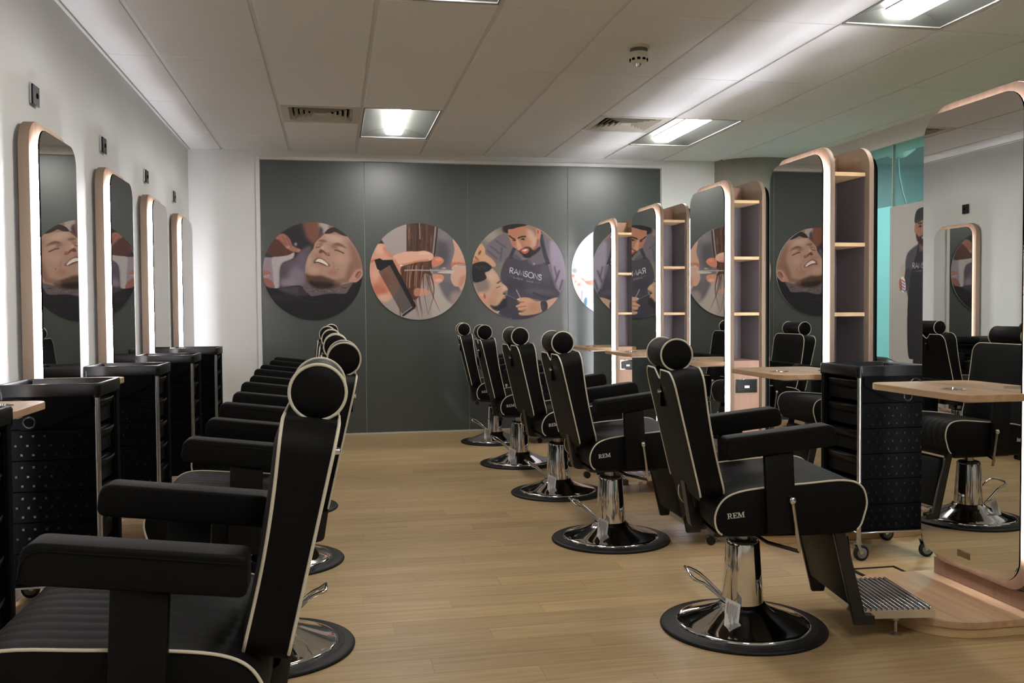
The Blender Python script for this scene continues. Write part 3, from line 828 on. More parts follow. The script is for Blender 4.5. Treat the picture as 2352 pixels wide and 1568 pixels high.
    for a, b in (((725, 1225), (830, 1235)), ((712, 1310), (855, 1292)), ((760, 1368), (855, 1345))): L([a, b], 12, (150, 100, 82), 6)
    E(960, 1300, 80, 70, (200, 148, 122), 35); E(765, 1395, 22, 9, (224, 190, 172), 4); E(740, 1192, 22, 9, (224, 190, 172), 4)
    P([(1165, 1222), (1340, 1168), (1300, 1290), (1180, 1345)], (214, 170, 148), 6)
    P([(1080, 1232), (1160, 1222), (1186, 1300), (1152, 1362), (1100, 1362)], (60, 56, 70), 4); L([(1100, 1240), (1120, 1350)], 8, (96, 92, 108), 4)
    # lettering on the apron
    d = math.hypot(465, 105); ux = (465 / d, 105 / d); uy = (0.12, -0.99)
    c.text('RAMSONS', (612, 803), ux, uy, 82, 11, (222, 219, 224), 0.155)
    E(1085, 842, 8, 8, (210, 206, 212), 2)
    c.text('BARBER', (668, 880), ux, uy, 25, 5, (158, 154, 162), 0.42, 0.9); c.text('SHOP', (868, 930), ux, uy, 25, 5, (158, 154, 162), 0.42, 0.9)
    L([(608, 838), (660, 858)], 4, (130, 126, 134), 1); L([(992, 940), (1072, 946)], 4, (130, 126, 134), 1)
    c.grain(); return c.a

def paint_pale():
    c = Canvas(150, 70, 1562, 1482, 512); P, E, L = c.poly, c.ell, c.line
    c.a[:] = np.array((236, 235, 241)) / 255
    P([(385, 60), (640, 60), (640, 1490), (385, 1490)], (219, 217, 221), 5, 1, False)
    P([(640, 60), (1600, 60), (1600, 1490), (640, 1490)], (206, 205, 212), 40, 1, False)
    E(200, 760, 40, 40, (150, 165, 180), 18)
    P([(150, 815), (200, 800), (260, 880), (330, 930), (320, 1150), (290, 1210), (200, 1080), (150, 930)], (240, 216, 214), 14)
    E(175, 840, 22, 24, (214, 130, 108), 12); E(270, 970, 22, 18, (226, 140, 120), 12); E(215, 925, 16, 14, (226, 150, 130), 8)
    P([(285, 868), (340, 885), (380, 918), (480, 905), (700, 930), (700, 1010), (480, 985), (400, 970), (350, 920)], (214, 132, 112), 9)
    P([(480, 940), (900, 800), (1250, 900), (1100, 1200), (700, 1100)], (196, 178, 186), 60)
    P([(300, 940), (380, 980), (470, 1120), (420, 1150), (330, 1050)], (220, 206, 216), 20)
    E(370, 1240, 26, 80, (84, 132, 158), 14, 1, 0.1); L([(320, 1060), (310, 1200)], 14, (150, 160, 178), 8)
    E(900, 500, 200, 260, (182, 170, 172), 80)
    c.grain(); return c.a

def paint_poster():
    # metres: x 0 - 0.90 across, y down from 1.995
    c = Canvas(0, 0, 0.90, 1.945, 448)
    Z = 1.995; q = 0.03; mx = 0.90
    Pm = lambda pts: [(x + q, Z - z) for x, z in pts]
    def both(pts, col, b, al=1.0):
        p = Pm(pts); c.poly(p, col, b, al); c.poly([(0.92 - x, y) for x, y in p], col, b, al)
    c.a[:] = np.array((178, 174, 170)) / 255
    # legs, body
    both([(0.30, 0.80), (0.44, 0.80), (0.44, 0.10), (0.34, 0.10)], (34, 34, 38), 0.006)
    both([(0.30, 0.10), (0.43, 0.10), (0.43, 0.06), (0.28, 0.06)], (24, 24, 26), 0.004)
    c.poly(Pm([(0.276, 1.632), (0.36, 1.66), (0.43, 1.67), (0.50, 1.66), (0.584, 1.632), (0.66, 1.58), (0.68, 1.45), (0.60, 1.20), (0.26, 1.20), (0.19, 1.45), (0.205, 1.58)]), (72, 70, 80), 0.006)
    c.poly(Pm([(0.19, 1.46), (0.165, 1.36), (0.15, 1.31), (0.20, 1.295), (0.235, 1.36), (0.26, 1.46)]), (54, 52, 60), 0.006)
    c.poly(Pm([(0.66, 1.46), (0.70, 1.36), (0.70, 1.25), (0.64, 1.24), (0.60, 1.40)]), (58, 56, 64), 0.006)
    c.poly(Pm([(0.335, 1.585), (0.36, 1.60), (0.50, 1.60), (0.525, 1.585), (0.60, 1.42), (0.64, 1.15), (0.63, 0.79), (0.55, 0.745), (0.31, 0.745), (0.23, 0.79), (0.22, 1.15), (0.258, 1.42)]), (34, 33, 38), 0.005)
    both([(0.335, 1.585), (0.352, 1.665), (0.366, 1.665), (0.36, 1.58)], (34, 33, 38), 0.003)
    c.line(Pm([(0.43, 1.40), (0.42, 0.80)]), 0.05, (42, 41, 46), 0.02)
    # head
    c.poly(Pm([(0.385, 1.69), (0.475, 1.69), (0.48, 1.63), (0.43, 1.61), (0.38, 1.63)]), (120, 80, 64), 0.005)
    c.poly(Pm([(0.322, 1.84), (0.318, 1.78), (0.335, 1.71), (0.37, 1.665), (0.43, 1.65), (0.49, 1.665), (0.525, 1.71), (0.542, 1.78), (0.538, 1.84), (0.43, 1.88)]), (156, 108, 88), 0.005)
    c.poly(Pm([(0.312, 1.82), (0.306, 1.77), (0.322, 1.745)]), (150, 100, 82), 0.003); c.poly(Pm([(0.548, 1.82), (0.554, 1.77), (0.538, 1.745)]), (150, 100, 82), 0.003)
    c.poly(Pm([(0.316, 1.83), (0.312, 1.89), (0.345, 1.935), (0.43, 1.945), (0.515, 1.935), (0.548, 1.89), (0.544, 1.83), (0.43, 1.85)]), (38, 38, 42), 0.004)
    c.line(Pm([(0.325, 1.845), (0.43, 1.862), (0.535, 1.845)]), 0.006, (64, 64, 70), 0.003)
    c.poly(Pm([(0.325, 1.745), (0.36, 1.72), (0.40, 1.725), (0.43, 1.722), (0.46, 1.725), (0.50, 1.72), (0.535, 1.745), (0.52, 1.69), (0.47, 1.65), (0.43, 1.642), (0.39, 1.65), (0.34, 1.69)]), (40, 33, 33), 0.008)
    c.ell(0.43 + q, Z - 1.708, 0.035, 0.011, (190, 130, 116), 0.004); c.ell(0.43 + q, Z - 1.71, 0.024, 0.005, (215, 200, 192), 0.002)
    for s in (-1, 1):
        c.ell(0.43 + q + s * 0.052, Z - 1.80, 0.022, 0.010, (96, 64, 56), 0.005); c.ell(0.43 + q + s * 0.052, Z - 1.80, 0.011, 0.006, (30, 24, 24), 0.002)
        c.line(Pm([(0.43 + s * 0.028, 1.822), (0.43 + s * 0.08, 1.825)]), 0.010, (44, 34, 32), 0.003)
    c.poly(Pm([(0.418, 1.80), (0.442, 1.80), (0.454, 1.755), (0.406, 1.755)]), (172, 122, 100), 0.006)
    # brush with striped handle, held in the hand
    c.poly(Pm([(0.12, 1.49), (0.155, 1.51), (0.18, 1.48), (0.175, 1.41), (0.15, 1.385), (0.125, 1.42)]), (172, 164, 150), 0.004)
    c.poly(Pm([(0.125, 1.40), (0.175, 1.40), (0.195, 1.32), (0.17, 1.285), (0.14, 1.30)]), (222, 220, 222), 0.003)
    for k, col in enumerate(((176, 40, 46), (60, 92, 168), (176, 40, 46), (60, 92, 168))):
        z = 1.385 - 0.024 * k
        c.line(Pm([(0.135, z), (0.185, z - 0.022)]), 0.009, col, 0.002)
    c.poly(Pm([(0.105, 1.37), (0.125, 1.40), (0.14, 1.36), (0.145, 1.31), (0.118, 1.30)]), (150, 96, 78), 0.004)
    c.poly(Pm([(0.66, 1.26), (0.71, 1.27), (0.71, 1.18), (0.66, 1.17)]), (150, 100, 82), 0.005)
    c.text('RAMSONS', (0.286 + q, Z - 1.470), (1, 0), (0, -1), 0.045, 0.0055, (226, 224, 226), 0.13)
    c.text('BARBER SHOP', (0.335 + q, Z - 1.442), (1, 0), (0, -1), 0.012, 0.0022, (180, 178, 182), 0.5, 0.9)
    for x0, x1 in ((0.288, 0.32), (0.545, 0.577)): c.line(Pm([(x0, 1.447), (x1, 1.447)]), 0.0022, (160, 158, 162), 0.0005)
    c.grain(0.005); return c.a

for _n, _fn in (('face', paint_face), ('hair', paint_hair), ('barber', paint_barber), ('pale', paint_pale), ('poster', paint_poster)):
    PRINTS[_n] = image_mat('print_' + _n, _fn())

disc_print('round_picture', 'round photo print of a smiling man leaning back with a hand and steam', -0.180, 1.537, 0.455, PRINTS['face'])
disc_print('round_picture', 'round photo print of brown hair cut with scissors and a black comb', 0.797, 1.535, 0.458, PRINTS['hair'])
disc_print('round_picture', 'round photo print of a bearded barber in a dark apron with a seated client', 1.772, 1.535, 0.462, PRINTS['barber'])
disc_print('round_picture', 'pale round photo print half hidden behind the farthest mirror unit', 2.752, 1.535, 0.455, PRINTS['pale'])
t = thing('wall_poster', 'tall pale poster of a standing man in a black apron on the teal glass', 'poster', (XR - 0.002, 6.60, 0.0))
me = bpy.data.meshes.new('poster_sheet')
me.from_pydata([(0, 0.45, 0.05), (0, -0.45, 0.05), (0, -0.45, 1.995), (0, 0.45, 1.995), (0.004, 0.45, 0.05), (0.004, -0.45, 0.05), (0.004, -0.45, 1.995), (0.004, 0.45, 1.995)], [],
               [(0, 3, 2, 1), (4, 5, 6, 7), (0, 1, 5, 4), (1, 2, 6, 5), (2, 3, 7, 6), (3, 0, 4, 7)])
uv = me.uv_layers.new()
for li, lp in enumerate(me.loops):
    v = me.vertices[lp.vertex_index].co
    uv.data[li].uv = ((0.45 - v.y) / 0.90, (v.z - 0.05) / 1.945)
me.materials.append(PRINTS['poster'])
link('poster_sheet', me, t)

# ---------------------------------------------------------------- mirrors
def mirror_parts(parent, rz=0.0, x_off=-0.15, badge=True, deep=0.024, half=0.294):
    """a backlit mirror facing -x; frame > glass, light strips, badge"""
    f = MB().prism(rrect(-half, half, 0.128, 1.962, 0.112, 8), 'x', x_off + 0.036, x_off + 0.038 + deep)
    me = f.mesh('mirror_frame', [M['frame_wood'], M['lit_front_wood']], bevel=0.003, seg=2)
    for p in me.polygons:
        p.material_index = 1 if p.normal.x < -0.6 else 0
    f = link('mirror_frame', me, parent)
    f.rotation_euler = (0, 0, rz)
    MB().prism(rrect(-0.239, 0.239, 0.222, 1.868, [0.03, 0.03, 0.06, 0.06], 6), 'x', x_off + 0.006, x_off + 0.036).build('backing_box', M['white_metal'], f)
    g = MB().prism(rrect(-0.280, 0.280, 0.165, 1.925, 0.092, 8), 'x', x_off, x_off + 0.006)
    me = g.mesh('mirror_glass', [M['mirror'], M['glass_edge']], smooth=False)
    for p in me.polygons:
        p.material_index = 0 if p.normal.x < -0.9 else 1
    link('mirror_glass', me, f)
    # one strip runs up one side, round the top and down the other
    arch = lambda q: [(-0.2395 - q, 0.262)] + [(-0.1795 + (0.06 + q) * math.cos(PI - 0.5 * PI * k / 6), 1.8085 + (0.06 + q) * math.sin(PI - 0.5 * PI * k / 6)) for k in range(7)] \
        + [(0.1795 + (0.06 + q) * math.cos(0.5 * PI - 0.5 * PI * k / 6), 1.8085 + (0.06 + q) * math.sin(0.5 * PI - 0.5 * PI * k / 6)) for k in range(7)] + [(0.2395 + q, 0.262)]
    A0, A1 = arch(0.0), arch(0.0035)
    MB().loops([[(x_off + 0.0075, *p), (x_off + 0.0075, *q), (x_off + 0.019, *q), (x_off + 0.019, *p)] for p, q in zip(A0, A1)]).build('light_strip', M['led'], f, smooth=False)
    MB().box(x_off + 0.0072, x_off + 0.016, -0.20, 0.20, 0.2190, 0.2225).build('light_strip', M['led_low'], f, smooth=False)
    if badge:
        b = MB().box(x_off - 0.003, x_off, -0.02, 0.05, 0.192, 0.217).build('badge', M['brass'], f, bevel=0.001, seg=1)
    return f

def ledge_parts(parent, z, x_face, depth=0.235, half=0.305):
    top = MB().prism(rrect(x_face - depth, x_face, -half, half, [0.06, 0.004, 0.004, 0.06], 6), 'z', z - 0.026, z).build('ledge', M['wood_y'], parent, bevel=0.002, seg=1)
    cx, cy = x_face - depth + 0.10, -0.10
    MB().lathe([(0.047, -0.001), (0.047, 0.004), (0.036, 0.006), (0.034, -0.001)], 40, (cx, cy, z), cap=False).build('ring', M['chrome'], top)
    MB().lathe([(0.0, 0.0008), (0.036, 0.0008)], 32, (cx, cy, z), cap=False).build('hole', M['void'], top)
    MB().box(x_face - 0.17, x_face, -0.22, -0.17, z - 0.036, z - 0.026).box(x_face - 0.17, x_face, 0.17, 0.22, z - 0.036, z - 0.026).build('bracket', M['steel'], top, bevel=0.002, seg=1)
    return top

def make_unit(y, zl, label):
    u = thing('styling_unit', label, 'mirror unit', (2.52, y, 0), 0, 'freestanding mirror units on the right')
    b = MB().prism(rrect(-0.52, 0.52, -0.31, 0.31, 0.21, 10), 'z', 0.034, 0.062).build('base_board', M['wood_y'], u, bevel=0.003, seg=1)
    MB().prism(rrect(-0.512, 0.512, -0.302, 0.302, 0.205, 10), 'z', 0.0, 0.034).build('lower_board', M['edge_wood'], b, bevel=0.002, seg=1)
    MB().box(-0.096, 0.096, -0.272, 0.272, 0.062, 0.13).box(-0.088, 0.088, -0.272, 0.272, 0.13, 0.835).build('cabinet', M['wood'], u, bevel=0.002, seg=1)
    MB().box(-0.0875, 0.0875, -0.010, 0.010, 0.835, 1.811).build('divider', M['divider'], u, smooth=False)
    MB().box(-0.0875, 0.0875, -0.010, 0.010, 1.829, 1.94).build('top_divider', M['wood'], u, smooth=False)
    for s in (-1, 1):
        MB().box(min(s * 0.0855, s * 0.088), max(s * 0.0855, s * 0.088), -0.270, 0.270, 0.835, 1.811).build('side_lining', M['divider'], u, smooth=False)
    for z in (1.125, 1.472, 1.820):
        MB().box(-0.0875, 0.0875, -0.272, 0.272, z - 0.010, z + 0.009).build('shelf', M['edge_wood'], u, smooth=False, bevel=0.001, seg=1)
    s = MB().box(-0.072, 0.072, -0.280, -0.272, 0.634, 0.720).build('socket_plate', M['chrome'], u, bevel=0.002, seg=1)
    MB().box(-0.062, 0.062, -0.2815, -0.280, 0.643, 0.711).build('socket_insert', M['black_plastic'], s, smooth=False)
    MB().box(-0.014, 0.018, -0.2825, -0.2815, 0.664, 0.680).build('switch', M['paper'], s, smooth=False)
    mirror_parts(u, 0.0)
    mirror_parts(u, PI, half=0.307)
    ledge_parts(u, zl, -0.15)
    o = ledge_parts(u, zl, -0.15); o.rotation_euler = (0, 0, PI)
    return u
unit_spec = [(3.153, 0.852, 'nearest mirror unit, cut by the right picture edge, with glowing frame and oak base'),
             (4.516, 0.832, 'second mirror unit from the front, standing behind the black trolley'),
             (5.690, 0.832, 'third mirror unit from the front, with a socket plate below its shelves'),
             (6.940, 0.832, 'fourth mirror unit from the front, reflecting the barber print'),
             (8.075, 0.832, 'farthest mirror unit, narrow beside the dark photo wall')]
for y, zl, lb in unit_spec: make_unit(y, zl, lb)

def make_wall_mirror(y, label):
    u = thing('wall_mirror', label, 'mirror', (XL, y, 0), PI, 'backlit mirrors on the left wall')
    # built facing -x, turned round: wall at x = 0, room towards -x
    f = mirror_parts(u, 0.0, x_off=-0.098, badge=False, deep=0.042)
    MB().box(-0.017, 0.0, -0.15, 0.15, 0.5, 1.6).build('wall_bracket', M['black_metal'], u, smooth=False)
    ledge_parts(u, 0.852, -0.098, 0.20)
    return u
wm = [(1.95, 'wall mirror outside the left picture edge, nearest the viewer'), (3.20, 'wall mirror just outside the left picture edge whose ledge shows bottom left'),
      (4.44, 'largest backlit wall mirror in view, first from the left'), (5.695, 'second backlit wall mirror from the left'),
      (6.90, 'third backlit wall mirror from the left'), (8.12, 'farthest backlit wall mirror, near the back corner')]
for y, lb in wm: make_wall_mirror(y, lb)

def make_socket(y, label):
    t = thing('wall_socket', label, 'wall socket', (XL, y, 2.108), 0, 'black wall sockets above the left mirrors')
    MB().box(0.0, 0.010, -0.036, 0.050, -0.038, 0.052).build('back_plate', M['trim'], t, bevel=0.002, seg=1)
    MB().box(0.010, 0.018, -0.047, 0.047, -0.045, 0.043).build('cover', M['black_plastic'], t, bevel=0.002, seg=1)
    MB().lathe([(0.0, 0.0), (0.012, 0.0), (0.012, 0.002), (0.0, 0.002)], 16, (0.018, 0.012, 0), axis='x', cap=False).build('outlet', M['void'], t)
for y, lb in ((4.418, 'black wall socket above the first mirror'), (5.658, 'black wall socket above the second mirror'),
              (6.892, 'black wall socket above the third mirror'), (8.045, 'black wall socket above the farthest mirror')):
    make_socket(y, lb)

# ---------------------------------------------------------------- barber chair (faces +x, column at the origin)
def seat_profile():
    return [tuple(p) for p in spline([(-0.150, 0.402), (-0.174, 0.455), (-0.152, 0.512), (-0.100, 0.543), (-0.002, 0.559), (0.13, 0.570), (0.262, 0.579),
                   (0.322, 0.560), (0.342, 0.509), (0.333, 0.46), (0.315, 0.418), (0.272, 0.400), (0.12, 0.395), (-0.05, 0.395)], 5)]

def make_seat():
    pr = seat_profile(); n = len(pr)
    cen = Vector((0.08, 0.48))
    nrm = []
    for i in range(n):
        t = Vector(pr[(i + 1) % n]) - Vector(pr[i - 1]); t.normalize()
        nv = Vector((t.y, -t.x))
        if nv.dot(Vector(pr[i]) - cen) < 0: nv = -nv
        nrm.append(nv)
    ys = []
    W, NP = 0.250, 11
    for k in range(NP * 6 + 1):
        y = -W + 2 * W * k / (NP * 6)
        ph = (k % 6) / 6.0
        g = 0.0020 * (1 - abs(math.sin(PI * ph)) ** 0.75)
        ys.append((y, g, 0.0))
    ys = [(-0.266, 0.0, 0.006), (-0.264, 0.0, 0.001)] + ys + [(0.264, 0.0, 0.001), (0.266, 0.0, 0.006)]
    L = []
    for y, g, ins in ys:
        l = []
        for i, (x, z) in enumerate(pr):
            wgt = max(0.0, min(1.0, (z - 0.43) / 0.04)) if x > -0.12 else 0.0
            d = g * wgt + ins
            l.append((x - nrm[i].x * d, y, z - nrm[i].y * d))
        L.append(l)
    return MB().loops(L), pr

def letters(word, h, y0, thick):
    """slab-serif capitals as flat strokes in the xz plane facing -y; returns MB, width"""
    mb = MB(); x = 0.0; s = h; t = 0.20 * h
    def bar(x0, z0, x1, z1): mb.box(min(x0, x1), max(x0, x1), y0 - thick, y0, min(z0, z1), max(z0, z1))
    def diag(xa, za, xb, zb, w):
        mb.loops([[(xa, y0 - thick, za), (xa + w, y0 - thick, za), (xb + w, y0 - thick, zb), (xb, y0 - thick, zb)],
                  [(xa, y0, za), (xa + w, y0, za), (xb + w, y0, zb), (xb, y0, zb)]])
    sf = 0.10 * h
    for ch in word:
        if ch == 'R':
            w = 0.95 * s
            bar(x + 0.12 * s, 0, x + 0.12 * s + t, s); bar(x, 0, x + 0.45 * s, sf); bar(x, s - sf, x + 0.6 * s, s)
            bar(x + 0.3 * s, 0.46 * s, x + 0.6 * s, 0.56 * s); bar(x + 0.58 * s, 0.52 * s, x + 0.58 * s + t, 0.94 * s)
            diag(x + 0.68 * s, 0.0, x + 0.42 * s, 0.5 * s, t); bar(x + 0.66 * s, 0, x + w, sf)
        elif ch == 'E':
            w = 0.86 * s
            bar(x + 0.12 * s, 0, x + 0.12 * s + t, s); bar(x, 0, x + w, sf); bar(x, s - sf, x + w, s)
            bar(x + 0.3 * s, 0.46 * s, x + 0.58 * s, 0.56 * s); bar(x + w - sf, 0, x + w, 0.3 * s); bar(x + w - sf, 0.72 * s, x + w, s)
            bar(x + 0.55 * s, 0.36 * s, x + 0.63 * s, 0.66 * s)
        else:
            w = 1.25 * s
            bar(x + 0.10 * s, 0, x + 0.10 * s + 0.1 * s, s); bar(x + w - 0.32 * s, 0, x + w - 0.32 * s + t, s)
            bar(x, 0, x + 0.36 * s, sf); bar(x + w - 0.46 * s, 0, x + w, sf); bar(x, s - sf, x + 0.3 * s, s); bar(x + w - 0.3 * s, s - sf, x + w, s)
            diag(x + 0.50 * s, 0.05 * s, x + 0.12 * s, s, t); diag(x + 0.52 * s, 0.05 * s, x + w - 0.34 * s, s, 0.1 * s)
        x += w + 0.06 * s
    return mb, x - 0.06 * s

def back_pt(y, s, u):
    """s 0 bottom - 1 top, u 0 front - 1 rear"""
    f = Vector((-0.128 - 0.078 * s, 0.520 + 0.436 * s)); r = Vector((-0.208 - 0.102 * s, 0.502 + 0.440 * s))
    f.x -= 0.010 * math.sin(PI * s)
    p = f.lerp(r, u)
    return (p.x, y, p.y)

def make_chair():
    t = thing('barber_chair', '', 'chair', (0, 0, 0), 0, 'black barber chairs with cream piping')
    MB().lathe([(0.236, 0.0), (0.296, 0.0), (0.298, 0.006), (0.294, 0.012), (0.286, 0.0155), (0.281, 0.0135), (0.276, 0.0165), (0.271, 0.0145), (0.266, 0.0175), (0.261, 0.0155),
                (0.250, 0.019), (0.240, 0.017)], 72, cap=False).build('rubber_ring', M['rubber'], t, angle=60)
    MB().lathe([(0.240, 0.012), (0.2405, 0.021), (0.235, 0.026), (0.226, 0.0275), (0.20, 0.036), (0.16, 0.051), (0.12, 0.067), (0.098, 0.077), (0.086, 0.086), (0.079, 0.094)], 72, cap=False).build('base_plate', M['chrome'], t, angle=60)
    col = MB().lathe([(0.0, 0.055), (0.0755, 0.055), (0.0745, 0.08), (0.068, 0.19), (0.0605, 0.305), (0.0585, 0.318), (0.054, 0.322), (0.0, 0.318)], 48, cap=False).build('column', M['chrome'], t, angle=40)
    MB().lathe([(0.0, 0.3185), (0.050, 0.3235), (0.0, 0.326)], 32, cap=False).build('dust_cap', M['black_satin'], col)
    MB().lathe([(0.0, 0.31), (0.026, 0.31), (0.026, 0.40), (0.0, 0.40)], 24, cap=False).build('piston', M['steel'], t)
    MB().box(-0.13, 0.20, -0.15, 0.15, 0.366, 0.399).box(-0.16, -0.05, -0.20, 0.20, 0.378, 0.396).build('seat_plate', M['black_metal'], t, bevel=0.003, seg=1)
    # seat
    sm, pr = make_seat()
    seat = sm.build('seat', M['fabric'], t, angle=50)
    i0 = 0; i1 = 10 * 5 + 2
    for s in (-1, 1):
        MB().tube([(x, s * 0.2655, z) for x, z in pr[i0:i1]], 0.0034, 8).build('seat_piping', M['piping'], seat, angle=80)
        lg, w = letters('REM', 0.0185, 0.0, 0.0016)
        if s < 0:
            lg.xform(Matrix.Translation((-0.132, -0.2665, 0.455)) @ Matrix.Rotation(math.radians(-6.0), 4, 'Y'))
        else:
            lg.xform(Matrix.Translation((-0.072, 0.2665, 0.462)) @ Matrix.Rotation(PI, 4, 'Z') @ Matrix.Rotation(math.radians(6.0), 4, 'Y'))
        lg.build('logo', M['logo'], seat, smooth=False)
    # backrest
    outl = rrect(-0.232, 0.232, 0.0, 1.0, 0.0, 1)
    def outline(notch):
        # (y, s) going round; s scaled so corner radii are round
        H = 0.445
        base = rrect(-0.232, 0.232, 0.0, H, [0.045, 0.045, 0.062, 0.062], 8)
        pts = []
        for k in range(len(base)):
            a, b = base[k], base[(k + 1) % len(base)]
            pts.append(a)
            L = math.hypot(b[0] - a[0], b[1] - a[1]); m = int(L / 0.02)
            for q in range(1, m): pts.append((a[0] + (b[0] - a[0]) * q / m, a[1] + (b[1] - a[1]) * q / m))
        out = []
        for y, s in pts:
            if notch and s > H - 0.002 and abs(y) < 0.06:
                s -= 0.040 * max(0.0, 1 - (abs(y) / 0.045)) ** 0.7 if abs(y) < 0.045 else 0
            out.append((y, s / H))
        return out
    fo, ro = outline(False), outline(True)
    def shrink(o, k, ds=0.0): return [(y * k, 0.5 + (s - 0.5) * k) for y, s in o]
    L = []
    for k, u in ((0.55, -0.16), (0.80, -0.13), (0.93, -0.06)):
        L.append([back_pt(y, s, u) for y, s in shrink(fo, k)])
    L.append([back_pt(y, s, 0.0) for y, s in fo])
    L.append([back_pt(y, s, 0.03) for y, s in shrink(fo, 0.995)])
    mid = [((a[0] + b[0]) / 2, (a[1] + b[1]) / 2) for a, b in zip(fo, ro)]
    L.append([back_pt(y, s, 0.5) for y, s in mid])
    L.append([back_pt(y, s, 0.97) for y, s in shrink(ro, 0.995)])
    L.append([back_pt(y, s, 1.0) for y, s in ro])
    L.append([back_pt(y, s, 1.02) for y, s in shrink(ro, 0.95)])
    L.append([back_pt(y, s, 1.03) for y, s in shrink(ro, 0.5)])
    back = MB().loops(L).build('backrest', M['fabric'], t, angle=50)
    MB().tube([back_pt(y * 1.003, s, 0.0) for y, s in fo], 0.0034, 8, True).build('front_piping', M['piping'], back, angle=80)
    k0 = min(range(len(ro)), key=lambda i: abs(ro[i][0] - 0.0) + (0 if ro[i][1] < 0.01 else 9))
    rp = [q for q in ro[k0:] + ro[:k0] if q[1] > 0.03]
    MB().tube([back_pt(y * 1.003, s, 1.0) for y, s in rp], 0.0034, 8).build('rear_piping', M['piping'], back, angle=80)
    x, _, z = back_pt(0, 0.80, 1.06)
    MB().box(x - 0.004, x + 0.010, -0.008, 0.008, z - 0.045, z + 0.05).build('height_slot', M['void'], back, smooth=False)
    MB().lathe([(0.0, 0.0), (0.007, 0.002), (0.008, 0.014), (0.004, 0.018), (0, 0.018)], 14, (0, 0, 0), axis='x', cap=False).xform(Matrix.Translation((x - 0.018, 0, z + 0.01))).build('height_knob', M['chrome'], back)
    # headrest
    hx, hz, hr, hl = -0.270, 0.997, 0.0535, 0.125
    head = MB().lathe([(0.0, -hl - 0.006), (hr * 0.6, -hl - 0.005), (hr * 0.93, -hl - 0.001), (hr, -hl + 0.004), (hr, hl - 0.004), (hr * 0.93, hl + 0.001), (hr * 0.6, hl + 0.005), (0.0, hl + 0.006)], 40, (hx, 0, hz), axis='y', cap=False).build('headrest', M['fabric'], t, angle=50)
    for s in (-1, 1):
        MB().tube([(hx + (hr + 0.001) * math.cos(2 * PI * k / 40), s * (hl - 0.001), hz + (hr + 0.001) * math.sin(2 * PI * k / 40)) for k in range(40)], 0.0034, 8, True).build('headrest_piping', M['piping'], head, angle=80)
    MB().tube([(-0.272, 0, 0.88), (-0.268, 0, 0.955)], 0.008, 10).build('headrest_post', M['chrome'], t)
    # arms
    for s in (-1, 1):
        prof = rpoly([(-0.148, 0.655), (0.226, 0.702), (0.216, 0.774), (-0.150, 0.730)], [0.016, 0.022, 0.030, 0.016], 5)
        ap = MB().prism(prof, 'y', s * 0.228, s * 0.310).build('armrest', M['fabric'], t, bevel=0.007, seg=3, angle=50)
        e = [(-0.140, s * 0.3105, 0.7165), (0.03, s * 0.3105, 0.7385), (0.185, s * 0.3105, 0.7585), (0.206, s * 0.3105, 0.752), (0.217, s * 0.3105, 0.735), (0.221, s * 0.3105, 0.712)]
        MB().tube(e, 0.0018, 6).build('seam', M['black_satin'], ap)
        post = [(-0.016, 0.668), (0.081, 0.684), (0.093, 0.412), (-0.004, 0.405)]
        MB().prism(post, 'y', s * 0.272, s * 0.296).build('arm_post', M['black_satin'], ap, bevel=0.004, seg=2)
    # reclining lever on the right-hand side
    lev = MB().tube([(0.074, -0.306, 0.520), (0.084, -0.306, 0.45), (0.097, -0.306, 0.360), (0.097, -0.302, 0.350)], 0.0058, 8).build('recline_lever', M['steel'], t)
    MB().lathe([(0.0, -0.013), (0.008, -0.011), (0.0125, -0.004), (0.0125, 0.004), (0.008, 0.011), (0, 0.013)], 16, (0.074, -0.306, 0.522), cap=False).build('lever_knob', M['chrome'], lev)
    MB().tube([(0.098, -0.305, 0.352), (0.02, -0.22, 0.362), (-0.01, -0.12, 0.375)], 0.0065, 8).build('lever_rod', M['black_metal'], lev)
    # hinge arms joining back and seat
    MB().prism(rpoly([(-0.222, 0.535), (-0.208, 0.535), (-0.182, 0.43), (-0.06, 0.392), (-0.06, 0.366), (-0.165, 0.366), (-0.196, 0.372)], [0.002, 0.002, 0.02, 0.004, 0.004, 0.01, 0.02], 4), 'y', -0.032, 0.032).build('back_hinge', M['black_metal'], t, bevel=0.003, seg=1)
    for s in (-1, 1):
        MB().lathe([(0.0, -0.012), (0.016, -0.012), (0.016, 0.012), (0.0, 0.012)], 18, (-0.165, s * 0.17, 0.362), axis='y', cap=False).build('hinge_roller', M['black_plastic'], t)
    # footrest
    ft = MB()
    ft.prism([(0.258, 0.372), (0.315, 0.372), (0.350, 0.125), (0.318, 0.128)], 'y', -0.185, 0.185)
    foot = ft.build('leg_panel', M['black_satin'], t, bevel=0.006, seg=2)
    for s in (-1, 1):
        MB().prism([(0.250, 0.402), (0.292, 0.402), (0.366, 0.100), (0.40, 0.098), (0.40, 0.064), (0.328, 0.064)], 'y', s * 0.188, s * 0.205).build('leg_arm', M['black_metal'], foot, bevel=0.003, seg=1)
    pb = MB().box(0.352, 0.622, -0.186, 0.186, 0.080, 0.106)
    NR = 14
    for k in range(NR):
        x0 = 0.357 + (0.262) * k / NR; x1 = x0 + 0.262 / NR
        xm = (x0 + x1) / 2; q = (x1 - x0) * 0.36
        pb.prism([(xm - q, 0.106), (xm - q * 0.8, 0.113), (xm - q * 0.3, 0.1165), (xm + q * 0.3, 0.1165), (xm + q * 0.8, 0.113), (xm + q, 0.106)], 'y', -0.184, 0.184)
    pb.build('foot_plate', M['chrome'], t, angle=50)
